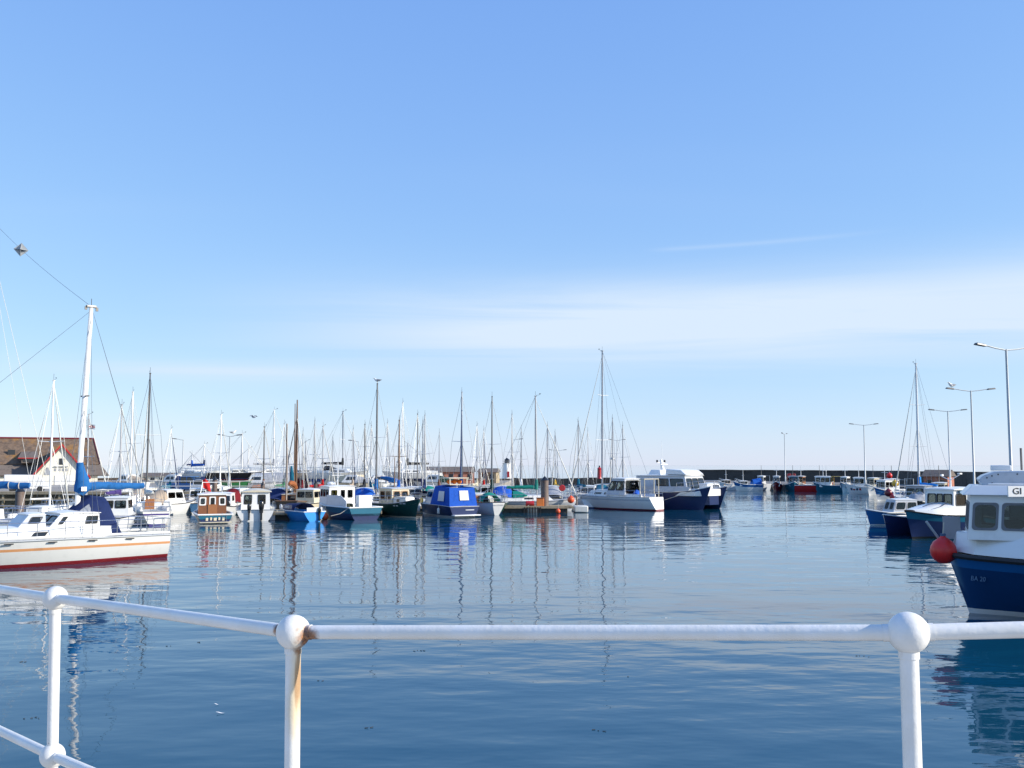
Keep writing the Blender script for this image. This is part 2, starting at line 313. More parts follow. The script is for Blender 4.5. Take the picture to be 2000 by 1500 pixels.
# ------------------------------------------------------------------ the white railing
def rail_material():
    m = bpy.data.materials.new('rail_paint'); m.use_nodes = True; nt = m.node_tree; b = nt.nodes['Principled BSDF']; N = nt.nodes.new; Lk = nt.links.new
    geo = N('ShaderNodeNewGeometry'); b.inputs['Roughness'].default_value = 0.42; b.inputs['Coat Weight'].default_value = 0.15
    def noise(scale, detail, st=(1, 1, 1)):
        mp = N('ShaderNodeMapping'); mp.inputs['Scale'].default_value = st; Lk(geo.outputs['Position'], mp.inputs[0])
        n = N('ShaderNodeTexNoise'); n.inputs['Scale'].default_value = scale; n.inputs['Detail'].default_value = detail; n.inputs['Roughness'].default_value = 0.6; Lk(mp.outputs[0], n.inputs['Vector']); return n.outputs[0]
    def mr(v, a, b_, c=0.0, d=1.0):
        n = N('ShaderNodeMapRange'); n.interpolation_type = 'SMOOTHSTEP'
        for i, q in enumerate((a, b_, c, d)): n.inputs[i + 1].default_value = q
        Lk(v, n.inputs[0]); return n.outputs[0]
    def M(op, a, b_=None):
        n = N('ShaderNodeMath'); n.operation = op
        for i, v in enumerate((a, b_)):
            if v is None: continue
            if isinstance(v, (int, float)): n.inputs[i].default_value = v
            else: Lk(v, n.inputs[i])
        return n.outputs[0]
    def dist(p, sc=(1, 1, 1)):
        s = N('ShaderNodeVectorMath'); s.operation = 'SUBTRACT'; Lk(geo.outputs['Position'], s.inputs[0]); s.inputs[1].default_value = p
        k = N('ShaderNodeVectorMath'); k.operation = 'MULTIPLY'; Lk(s.outputs[0], k.inputs[0]); k.inputs[1].default_value = sc
        l = N('ShaderNodeVectorMath'); l.operation = 'LENGTH'; Lk(k.outputs[0], l.inputs[0]); return l.outputs['Value']
    def mixc(f, a, b_):
        n = N('ShaderNodeMix'); n.data_type = 'RGBA'; Lk(f, n.inputs[0])
        for i, v in ((6, a), (7, b_)):
            if isinstance(v, tuple): n.inputs[i].default_value = (*v, 1)
            else: Lk(v, n.inputs[i])
        return n.outputs[2]
    n1 = noise(26, 5); n2 = noise(9, 4); n3 = noise(60, 3)
    col = mixc(mr(n2, 0.35, 0.7), (0.74, 0.72, 0.67), (0.80, 0.79, 0.76))
    chips = M('MULTIPLY', mr(noise(34, 2), 0.76, 0.79), mr(noise(3, 2), 0.5, 0.6))
    x, y, d = RAIL[2]; z = H - d
    spots = [((x + 0.050, y - 0.030, z - 0.012), (1, 0.8, 0.9), 0.046, 0.016), ((x - 0.05, y + 0.035, z + 0.004), (1, 1, 1), 0.030, 0.008), ((x + 0.03, y - 0.03, z - 0.055), (1, 1, 1), 0.03, 0.01)]
    rust = None
    for p, sc, ro, ri in spots:
        f = mr(M('ADD', dist(p, sc), M('MULTIPLY', M('SUBTRACT', n1, 0.5), 0.06)), ro, ri)
        rust = f if rust is None else M('MAXIMUM', rust, f)
    streak = mr(M('ADD', dist((x + 0.019, y - 0.022, z - 0.135), (2.6, 0.6, 0.24)), M('MULTIPLY', M('SUBTRACT', noise(70, 3, (1, 1, 0.08)), 0.5), 0.03)), 0.030, 0.012)
    stain = mr(M('ADD', dist((x + 0.019, y - 0.022, z - 0.17), (1.5, 0.6, 0.2)), M('MULTIPLY', M('SUBTRACT', n2, 0.5), 0.03)), 0.052, 0.012)
    ring = None
    for (rx, ry, rd) in RAIL[1:4]:
        f = mr(M('ADD', dist((rx, ry, H - rd - 0.052)), M('MULTIPLY', M('SUBTRACT', n1, 0.5), 0.045)), 0.026, 0.014); ring = f if ring is None else M('MAXIMUM', ring, f)
    col = mixc(M('MULTIPLY', stain, 0.5), col, (0.72, 0.50, 0.16))
    col = mixc(M('MULTIPLY', streak, 0.8), col, (0.34, 0.17, 0.06))
    col = mixc(M('MULTIPLY', ring, 0.35), col, (0.38, 0.25, 0.13))
    col = mixc(M('MULTIPLY', rust, 0.95), col, mixc(mr(n3, 0.35, 0.65), (0.09, 0.028, 0.010), (0.36, 0.14, 0.04)))
    col = mixc(M('MULTIPLY', chips, 0.8), col, (0.30, 0.22, 0.16))
    Lk(col, b.inputs['Base Color'])
    bp = N('ShaderNodeBump'); bp.inputs['Strength'].default_value = 0.55; bp.inputs['Distance'].default_value = 0.004
    Lk(M('ADD', M('ADD', M('MULTIPLY', n1, 0.8), M('MULTIPLY', n3, 0.35)), M('SUBTRACT', 0.0, M('MULTIPLY', chips, 0.4))), bp.inputs['Height']); Lk(bp.outputs[0], b.inputs['Normal'])
    MATS['rail_paint'] = m
rail_material()
def railing():
    t = thing('harbour_railing', 'white painted tubular railing with ball joints and rust at one joint', 'railing', (0, 0, 0))
    t.location = (RAIL[2][0], RAIL[2][1], 2.35); o = Vector(t.location)
    tops = [Vector((x, y, H - d)) - o for x, y, d in RAIL]; lows = [p - Vector((0, 0, 0.655)) for p in tops]
    for i, p in enumerate(tops):
        lean = Vector(((0.004, 0, 0), (0.000, 0, 0), (-0.010, 0, 0), (-0.022, 0, 0), (0, 0, 0))[i])
        mb = MB(); base = Vector((p.x, p.y, -1.15 + p.z)) - lean
        mb.tube([base, p], 0.0228, 20); mb.lathe([(0.075, 0), (0.075, 0.015), (0.045, 0.03), (0.028, 0.05)], 18, base + Vector((0, 0, -0.01))); mb.build('post', 'rail_paint', t)
        lows[i] = p + (base - p) * (0.655 / 1.15)
        mb = MB(); mb.ball(p, 0.0515, 32); mb.tube([p - Vector((0, 0, 0.062)), p - Vector((0, 0, 0.045))], 0.0255, 20); mb.build('ball_joint', 'rail_paint', t)
        mb = MB(); mb.ball(lows[i], 0.0515, 32); mb.build('ball_joint', 'rail_paint', t)
    for row, nm in ((tops, 'top_rail'), (lows, 'lower_rail')):
        for a, b in zip(row[:-1], row[1:]):
            d = (b - a).normalized()
            mb = MB(); mb.tube([a + d * 0.02, b - d * 0.02], 0.0205, 20)
            mb.tube([a + d * 0.045, a + d * 0.060], 0.0222, 20); mb.tube([b - d * 0.060, b - d * 0.045], 0.0222, 20); mb.build(nm, 'rail_paint', t)
railing()
# ------------------------------------------------------------------ boat building
def sm(t): t = max(0.0, min(1.0, t)); return t * t * (3 - 2 * t)
class Hull:
    def __init__(s, P, L, B, fb, fm, fs, dr, top='white', boot='navy', bottom='maroon', stripe=None, rake=0.6, srake=0.0, tr=0.75, bowp=0.75, booth=0.12,
                 bul=0.0, full=0.4, strake='rubber', sr=0.035, deck='deck', band=None, nst=16, y0=0.0, mid=0.42, deckn='deck'):
        s.L, s.B, s.fb, s.fm, s.fs, s.dr, s.rake, s.srake, s.tr, s.bowp, s.bul, s.mid, s.full, s.y0 = L, B, fb, fm, fs, dr, rake, srake, tr, bowp, bul, mid, full, y0
        ts = [1 - (1 - i / nst) ** 1.25 for i in range(nst + 1)]
        rings = [lambda t: s.zk(t), lambda t: s.zk(t) * 0.55, lambda t: min(0.0, s.zs(t)), lambda t: booth]
        mats = [3, 3, 2]
        if stripe: rings += [lambda t: s.zs(t) * stripe[1], lambda t: s.zs(t) * stripe[2]]; mats += [0, 1]
        elif band: rings += [lambda t: s.zs(t) * 0.5, lambda t: s.zs(t) * band[1]]; mats += [0, 0]
        else: rings += [lambda t: booth + (s.zs(t) - booth) * 0.33, lambda t: booth + (s.zs(t) - booth) * 0.67]; mats += [0, 0]
        rings += [lambda t: s.zs(t)]; mats += [1 if band else 0]
        mb = MB()
        for sgn in (1, -1):
            rows = [[s.pt(t, r(t), sgn) for t in ts] for r in rings]
            for i, mi in enumerate(mats): mb.grid([rows[i], rows[i + 1]], mi)
        a = [s.pt(0, r(0), 1) for r in rings]; b = [s.pt(0, r(0), -1) for r in rings]
        for i, mi in enumerate(mats): mb.add([a[i], a[i + 1], b[i + 1], b[i]], [(0, 1, 2, 3)], mi)
        sc = stripe[0] if stripe else (band[0] if band else top)
        s.o = mb.build('hull', [paint(top), paint(sc), paint(boot), paint(bottom)], P, ang=42)
        md = MB(); rows = []
        for t in ts[:-1]:
            z = s.zs(t) - bul; w = s.hb(t) - (0.03 if bul else 0.002); x = s.pt(t, s.zs(t), 1).x
            w = abs(s.pt(t, z, 1).y - y0) - 0.02 if bul else w
            rows.append([(x, y0 - w, z), (x, y0, z + 0.03 * w), (x, y0 + w, z)])
        if deck: md.grid(rows).build(deckn, deck, P)
        if strake:
            ms = MB()
            for sgn in (1, -1): ms.tube([s.pt(t, s.zs(t) - 0.01, sgn) for t in ts], sr, 6)
            ms.tube([s.pt(0, s.zs(0) - 0.01, 1), s.pt(0, s.zs(0) - 0.01, -1)], sr, 6)
            ms.build('rubbing_strake', strake, P)
    def hb(s, t):
        m = s.mid
        if t < m: return s.B / 2 * (s.tr + (1 - s.tr) * math.sin(math.pi / 2 * t / m))
        return s.B / 2 * max(0.0, math.cos(math.pi / 2 * (t - m) / (1 - m))) ** s.bowp
    def zs(s, t): return s.fm + (s.fs - s.fm) * max(0, 1 - 2 * t) ** 2 + (s.fb - s.fm) * max(0, 2 * t - 1) ** 2
    def zk(s, t):
        if t < 0.35: return -s.dr * (0.45 + 0.55 * sm(t / 0.35))
        return -s.dr * (1 - 0.75 * sm((t - 0.45) / 0.55))
    def pt(s, t, z, sgn=1):
        q = (z - s.zk(t)) / (s.zs(t) - s.zk(t)); q = max(0, min(1.2, q))
        a = s.full + (1.0 - s.full) * t ** 2.2
        y = s.hb(t) * q ** a
        x = -s.L / 2 + s.L * t - s.rake * (1 - q) * t ** 4 + s.srake * (1 - q) * (1 - t) ** 4
        return Vector((x, s.y0 + sgn * y, z))
    def side(s, x, sgn=1, dz=0.0, inset=0.0):
        t = (x + s.L / 2) / s.L; t = max(0.0, min(1.0, t)); p = s.pt(t, s.zs(t), sgn); p.y -= sgn * inset; p.z += dz; return p

def house(P, name, x0, x1, w0, w1, z0, z1, m, wins=None, ri0=0.0, ri1=0.1, ti=0.05, roof=None, over=0.06, crown=0.05, glass='glass', frame=None, y=0.0, rth=0.05, shape='rect'):
    """cabin walls with real window openings, panes and roof as sub-parts"""
    wins = wins or {}; M_ = m if isinstance(m, str) and m in MATS else (paint(m) if isinstance(m, str) else m)
    bot = [Vector((x0, y - w0 / 2, z0)), Vector((x1, y - w1 / 2, z0)), Vector((x1, y + w1 / 2, z0)), Vector((x0, y + w0 / 2, z0))]
    top = [Vector((x0 + ri0, y - w0 / 2 + ti, z1)), Vector((x1 - ri1, y - w1 / 2 + ti, z1)), Vector((x1 - ri1, y + w1 / 2 - ti, z1)), Vector((x0 + ri0, y + w0 / 2 - ti, z1))]
    mb = MB(); panes = []
    for k, fc in enumerate('RFLB'):
        a, b, c, d = bot[k], bot[(k + 1) % 4], top[(k + 1) % 4], top[k]
        def P_(u, v, a=a, b=b, c=c, d=d): return (a * (1 - u) + b * u) * (1 - v) + (d * (1 - u) + c * u) * v
        ws = wins.get(fc, [])
        us = sorted({0.0, 1.0, *[q for w in ws for q in w[:2]]}); vs_ = sorted({0.0, 1.0, *[q for w in ws for q in w[2:4]]})
        for i in range(len(us) - 1):
            for j in range(len(vs_) - 1):
                um, vm = (us[i] + us[i + 1]) / 2, (vs_[j] + vs_[j + 1]) / 2
                if any(w[0] < um < w[1] and w[2] < vm < w[3] for w in ws): continue
                mb.add([P_(us[i], vs_[j]), P_(us[i + 1], vs_[j]), P_(us[i + 1], vs_[j + 1]), P_(us[i], vs_[j + 1])], [(0, 1, 2, 3)])
        nrm = (b - a).cross(d - a).normalized()
        for w in ws: panes.append((P_, w, nrm))
    wo = mb.build(name, M_, P, smooth=False)
    for P_, w, nrm in panes:
        c = [P_(w[0], w[2]), P_(w[1], w[2]), P_(w[1], w[3]), P_(w[0], w[3])]
        q = MB(); off = -nrm * 0.012
        e = 0.012
        q.add([p + off for p in c] + [p + off - nrm * 0.008 for p in c], [(0, 1, 2, 3), (7, 6, 5, 4), (0, 4, 5, 1), (1, 5, 6, 2), (2, 6, 7, 3), (3, 7, 4, 0)])
        q.build('window', glass, wo, smooth=False)
        if frame:
            u = (c[1] - c[0]); v = (c[3] - c[0]); lu, lv = u.length, v.length; u.normalize(); v.normalize(); cen = sum(c, Vector()) / 4
            rr = min(lu, lv) * 0.22; fw = frame[1]; inner = []; outer = []; crn = []
            for (sx, sy, a0) in ((1, 1, 0), (-1, 1, 90), (-1, -1, 180), (1, -1, 270)):
                for g in range(5):
                    an = R(a0 + 90 * g / 4)
                    inner.append(cen + u * (sx * (lu / 2 - fw - rr) + rr * math.cos(an)) + v * (sy * (lv / 2 - fw - rr) + rr * math.sin(an)))
                    ro = rr * 0.7
                    outer.append(cen + u * (sx * (lu / 2 + fw * 0.7 - ro) + ro * math.cos(an)) + v * (sy * (lv / 2 + fw * 0.7 - ro) + ro * math.sin(an)))
                    crn.append(cen + u * (sx * (lu / 2 + 0.001)) + v * (sy * (lv / 2 + 0.001)))
            f = MB(); n = len(inner)
            f.add([p + nrm * 0.02 for p in inner] + [p + nrm * 0.02 for p in outer], [(i, (i + 1) % n, n + (i + 1) % n, n + i) for i in range(n)])
            f.add([p + nrm * 0.02 for p in inner] + [p - nrm * 0.02 for p in inner], [(i, (i + 1) % n, n + (i + 1) % n, n + i) for i in range(n)])
            f.add([p + nrm * 0.02 for p in outer] + [p + nrm * 0.001 for p in outer], [(i, (i + 1) % n, n + (i + 1) % n, n + i) for i in range(n)])
            f.build('window_frame', frame[0], wo)
    rm = MATS[roof] if roof in MATS else (paint(roof) if roof else M_)
    r = MB(); rows = []; xa, xb = x0 + ri0 - over, x1 - ri1 + over; k = 8
    for i in range(7):
        q = i / 6; xx = xa + (xb - xa) * q; hw = (w0 / 2 - ti) * (1 - q) + (w1 / 2 - ti) * q + over; endc = 1 - 0.5 * (abs(2 * q - 1) ** 6)
        rows.append([(xx, y + hw * (2 * j / k - 1), z1 + rth * endc + crown * (1 - (2 * j / k - 1) ** 2) * endc) for j in range(k + 1)])
    r.grid(rows); lows = [[(p[0], p[1], z1 + 0.003) for p in rw] for rw in rows]; r.grid(lows)
    ring = rows[0] + [rw[-1] for rw in rows[1:]] + rows[-1][::-1][1:] + [rw[0] for rw in rows[::-1][1:-1]]
    rl = [(p[0], p[1], z1 + 0.003) for p in ring]; n = len(ring)
    r.add(ring + rl, [(i, (i + 1) % n, n + (i + 1) % n, n + i) for i in range(n)])
    r.build('roof', rm, wo, ang=50)
    return wo
def bars(P, name, segs, r, m, n=5):
    mb = MB()
    for s_ in segs: mb.tube(s_, r, n)
    return mb.build(name, m, P)
def guard(P, h, x0, x1, hgt=0.6, step=1.4, inset=0.08, name='guard_rail', r=0.014, wires=(1.0, 0.5), m='steel'):
    mb = MB()
    for sgn in (1, -1):
        k = max(1, round((x1 - x0) / step)); pts = [h.side(x0 + (x1 - x0) * i / k, sgn, 0, inset) for i in range(k + 1)]
        for p in pts: mb.tube([p, p + Vector((0, 0, hgt))], r, 5)
        for f in wires: mb.tube([p + Vector((0, 0, hgt * f)) for p in pts], r * (0.9 if f == 1 else 0.6), 4)
    return mb.build(name, m, P)
def pulpit(P, h, bow=True, hgt=0.62, ln=0.9):
    mb = MB(); x1 = h.L / 2 - 0.12 if bow else -h.L / 2 + 0.05; x0 = x1 - ln if bow else x1 + ln
    a = [h.side(x0 + (x1 - x0) * f, 1, 0, 0.05) for f in (0, 0.5, 1.0)]; b = [h.side(x0 + (x1 - x0) * f, -1, 0, 0.05) for f in (1.0, 0.5, 0)]
    up = Vector((0.12 if bow else -0.05, 0, hgt))
    for q in (1.0, 0.5): mb.tube([p + Vector((up.x, 0, up.z * q)) for p in a + b], 0.016, 5)
    for p in a + b: mb.tube([p, p + up], 0.015, 5)
    return mb.build('pulpit' if bow else 'pushpit', 'steel', P)
def outboard(P, x, y, z, s=1.0, m='plastic_black'):
    o = MB(); prof = [(0.0, -0.30), (0.10, -0.30), (0.15, -0.24), (0.17, -0.05), (0.17, 0.12), (0.13, 0.22), (0.05, 0.26), (0.0, 0.26)]
    o.lathe([(r * s, q * s) for r, q in prof], 12, (x - 0.12 * s, y, z + 0.45 * s))
    o.box((x - 0.10 * s, y, z - 0.10 * s), (0.16 * s, 0.13 * s, 0.75 * s), 0, 0, (1.2, 1.0)); o.box((x - 0.06 * s, y, z + 0.05 * s), (0.2 * s, 0.22 * s, 0.16 * s))
    o.box((x - 0.16 * s, y, z - 0.46 * s), (0.34 * s, 0.12 * s, 0.03)); o.lathe([(0.0, -0.2), (0.06, -0.12), (0.07, 0.1), (0.02, 0.2)], 10, (x - 0.16 * s, y, z - 0.56 * s), 0, 'X')
    return o.build('outboard_motor', m, P)
def fender(label, p, r=0.3, m='fend_red', kind='buoy', group=None, line=0.4):
    t = thing('mooring_buoy' if kind == 'buoy' else 'fender', label, 'buoy' if kind == 'buoy' else 'fender', p, 0, group)
    b = MB()
    if kind == 'buoy': b.lathe([(0.001, -1.0), (0.35, -0.95), (0.7, -0.72), (0.93, -0.38), (1.0, 0), (0.94, 0.36), (0.74, 0.70), (0.42, 0.95), (0.22, 1.08), (0.18, 1.22), (0.001, 1.25)], 24)
    else: b.lathe([(0.001, -2.2), (0.4, -2.1), (0.85, -1.8), (1.0, -1.3), (1.0, 1.3), (0.85, 1.8), (0.4, 2.1), (0.001, 2.2)], 14)
    b.v = [(x * r, y * r, z * r) for x, y, z in b.v]; b.build('float_body', m, t)
    k = 1.2 if kind == 'buoy' else 2.15
    c = MB(); c.lathe([(0.20 * r, -0.02), (0.22 * r, 0.05 * r), (0.2 * r, 0.16 * r)], 10, (0, 0, k * r)); c.build('eye_collar', 'rope_blue' if m != 'fend_white' else 'rope', t)
    l = MB(); l.tube([(0, 0, k * r), (0.02, 0, k * r + line * 0.5), (0.05, 0.03, k * r + line)], 0.018, 5); l.build('lanyard', 'rope', t)
    return t
def place(name, label, cat, px, Y, hd, group=None, z=0.0):
    p = at(px, Y, 0); return thing(name, label, cat, (p.x, p.y, z), R(hd), group)
def lines(P, name, segs, r=0.012, m='wire'): return bars(P, name, segs, r, m, 4)

def rig(P, h, mx, mz, H_, mast='alu', r=0.07, spread=1, cover=None, boom=None, furl=True, boomz=None, fly=True, rk=0.0, covr=0.16, radar=False, r_st=0.011, spw=None, jib='offwhite', ties=False):
    """mast with spreaders, standing rigging, boom and sail cover; mx mast foot, mz deck height, H_ masthead height, rk rake aft"""
    L = h.L; foot = Vector((mx, 0, mz)); head = Vector((mx - rk, 0, H_)); A = lambda f: foot + (head - foot) * f
    mb = MB(); mb.tube([foot, A(0.55), A(0.9), head], [r, r, r * 0.85, r * 0.7], 10, flat=0.75); mb.box(head + Vector((0, 0, 0.02)), (r * 3.2, r * 1.3, 0.05)); mo = mb.build('mast', mast, P)
    if spread:
        for f in ([0.52] if spread == 1 else [0.36, 0.68]):
            w = (spw or h.B * 0.30) * (1.0 if f < 0.6 else 0.8); c = A(f); s_ = MB()
            for sg in (1, -1): s_.tube([c, c + Vector((-0.08, sg * w, 0.05))], [0.03, 0.02], 5)
            s_.build('spreader', 'mast_white' if mast != 'mast_wood' else 'mast_wood', mo)
    if fly:
        g = MB(); g.tube([head, head + Vector((0, 0, 0.45))], 0.010, 4); g.tube([head + Vector((0.04, 0, 0.05)), head + Vector((0.40, 0, 0.16))], 0.010, 4); g.box(head + Vector((0.40, 0, 0.22)), (0.16, 0.01, 0.06)); g.build('wind_vane', 'plastic_black', mo)
    if radar:
        g = MB(); g.lathe([(0.001, -0.1), (0.22, -0.09), (0.26, 0), (0.22, 0.09), (0.001, 0.1)], 14, A(0.45) + Vector((0.32, 0, 0))); g.box(A(0.45) + Vector((0.15, 0, -0.08)), (0.3, 0.08, 0.05)); g.build('radar_dome', paint('white'), mo)
    bow = Vector((L / 2 - 0.15, 0, h.zs(1.0) + 0.03)); st = Vector((-L / 2 + 0.08, 0, h.zs(0) + 0.05))
    lines(P, 'backstay', [[head, st]], r_st)
    if furl: fb = MB(); fb.tube([bow, bow + (A(0.97) - bow) * 0.06, bow + (A(0.97) - bow) * 0.5, A(0.97)], [0.025, 0.055, 0.042, 0.015], 7); fb.build('furled_jib', cloth(jib), P)
    else: lines(P, 'forestay', [[bow, A(0.98)]], r_st)
    sh = []
    for sg in (1, -1):
        for (dx, f) in ((-0.05, 0.98), (0.35, 0.52), (-0.45, 0.52)):
            c = h.side(mx + dx, sg, 0, 0.06); w = (spw or h.B * 0.30)
            if f > 0.9 and spread: sp_ = A(0.52 if spread == 1 else 0.36) + Vector((-0.08, sg * w, 0.05)); sh.append([c, sp_, A(f)])
            else: sh.append([c, A(f)])
    lines(P, 'shrouds', sh, r_st)
    bl = boom or L * 0.36; bz = boomz if boomz else mz + 0.95
    g0 = Vector((mx - r, 0, bz)); g1 = g0 + Vector((-bl, 0, 0.06))
    bm_ = MB(); bm_.tube([g0, g1], 0.05, 8); bm_.build('boom', mast, P); lines(P, 'topping_lift', [[g1, head]], r_st * 0.8)
    if cover:
        n = 12; ps = []; rs = []
        for i in range(n + 1):
            q = i / n; ps.append(g0 + (g1 - g0) * q * 0.985 + Vector((0, random.uniform(-0.015, 0.015), covr * (0.95 - 0.45 * q) + random.uniform(-0.02, 0.02)))); rs.append(covr * (1.15 - 0.45 * q) * random.uniform(0.92, 1.08))
        cv = MB(); cv.tube(ps, rs, 10, flat=0.72)
        cv.tube([g0 + Vector((0.03, 0, -0.05)), g0 + Vector((0.05, 0, covr * 2)), g0 + Vector((0.06, 0, covr * 5))], [covr * 1.0, covr * 0.95, r * 1.25], 10)
        co = cv.build('sail_cover', cloth(cover), P)
        for i in (range(2, n, 2) if ties else ()):
            ti_ = MB(); ti_.lathe([(rs[i] * 1.03, -0.012), (rs[i] * 1.03, 0.012)], 10, ps[i], 0, 'X'); ti_.build('sail_tie', 'rope', co)
    return mo

def yacht(label, px, top, Y, L, hd, hull='white', boot='navy', cover='blue', mast='alu', spread=1, furl=True, hood=None, stripe=None, ashore=None, group='sailing yachts moored on the pontoons',
          cabin='white', name='sailing_yacht', bottom='maroon', rail=True, radar=False, r=0.08, fm=None, lee=None, boom=None, detail=True, mxf=0.07, wheel=False, jib='offwhite'):
    H_ = zat(top, Y) ; mxl = L * mxf
    z0 = ashore if ashore else 0.0
    tp = at(px, Y, H_); c, s_ = math.cos(R(hd)), math.sin(R(hd))
    P = thing(name, label, 'yacht', (tp.x - c * mxl, tp.y - s_ * mxl, z0), R(hd), group); H_ -= z0
    B = 0.33 * L if L < 9 else 0.31 * L; f = fm or (0.085 * L + 0.18)
    h = Hull(P, L, B, f * 1.32, f, f * 1.02, 0.35 + 0.02 * L, hull, boot, bottom, (stripe, 0.72, 0.84) if stripe else None, rake=L * 0.09, srake=-0.05 * L, tr=0.62, strake='alu', sr=0.022, nst=14)
    dk = f
    if ashore:
        k = MB(); k.extr([(-0.12 * L, -0.3), (0.14 * L, -0.3), (0.09 * L, -1.35), (-0.10 * L, -1.35)], -0.09, 0.09); k.extr([(-0.46 * L, 0.0), (-0.40 * L, -0.05), (-0.41 * L, -0.95), (-0.46 * L, -0.95)], -0.03, 0.03); k.build('keel', paint(bottom), P)
        cr = MB()
        for x in (-0.22 * L, 0.2 * L):
            for sg in (1, -1): cr.tube([(x, sg * B * 0.62, -1.4), (x, sg * B * 0.36, -0.02)], 0.05, 5)
            cr.box((x, 0, -1.37), (0.12, B * 1.25, 0.1))
        cr.build('cradle', 'pile_steel', P)
    # coachroof with dark windows, cockpit coaming
    w = B * 0.62; hs = min(0.48, 0.05 * L)
    co = house(P, 'coachroof', -0.12 * L, 0.24 * L, w, w * 0.62, dk - 0.05, dk + hs, cabin, {'R': [(0.08, 0.40, 0.40, 0.78), (0.5, 0.78, 0.42, 0.76)], 'L': [(0.22, 0.5, 0.42, 0.76), (0.6, 0.92, 0.40, 0.78)], 'B': [(0.36, 0.64, 0.1, 0.95)]}, 0.02, 0.55, 0.08, None, 0.0, 0.06, 'dark_glass')
    cp_ = MB()
    for sg in (1, -1): cp_.box((-0.27 * L, sg * w * 0.48, dk + 0.11), (0.30 * L, 0.16, 0.30), 0, 0, (1, 0.6))
    cp_.build('cockpit_coaming', paint(cabin), P)
    if rail and detail:
        guard(P, h, -0.36 * L, 0.34 * L, 0.58, 1.5); pulpit(P, h, True); pulpit(P, h, False)
    if hood:
        sh = MB(); rows = []
        for i in range(5):
            q = i / 4; rows.append([(-0.12 * L - 0.75 + 0.95 * q + 0.3 * q * q, w * 0.52 * math.cos(math.pi * j / 8), dk + hs * (0.6 + 0.4 * q) + (0.62 - 0.5 * q * q) * math.sin(math.pi * j / 8) ** 0.6) for j in range(9)])
        sh.grid(rows); sh.build('sprayhood', cloth(hood), P)
    rig(P, h, mxl, dk + (hs if mxf < 0.24 else 0) * 0.97, H_, mast, r, spread, cover, boom, furl, dk + hs + 0.62, True, 0.01 * H_, 0.13 + 0.004 * L, radar, jib=jib)
    return P, h
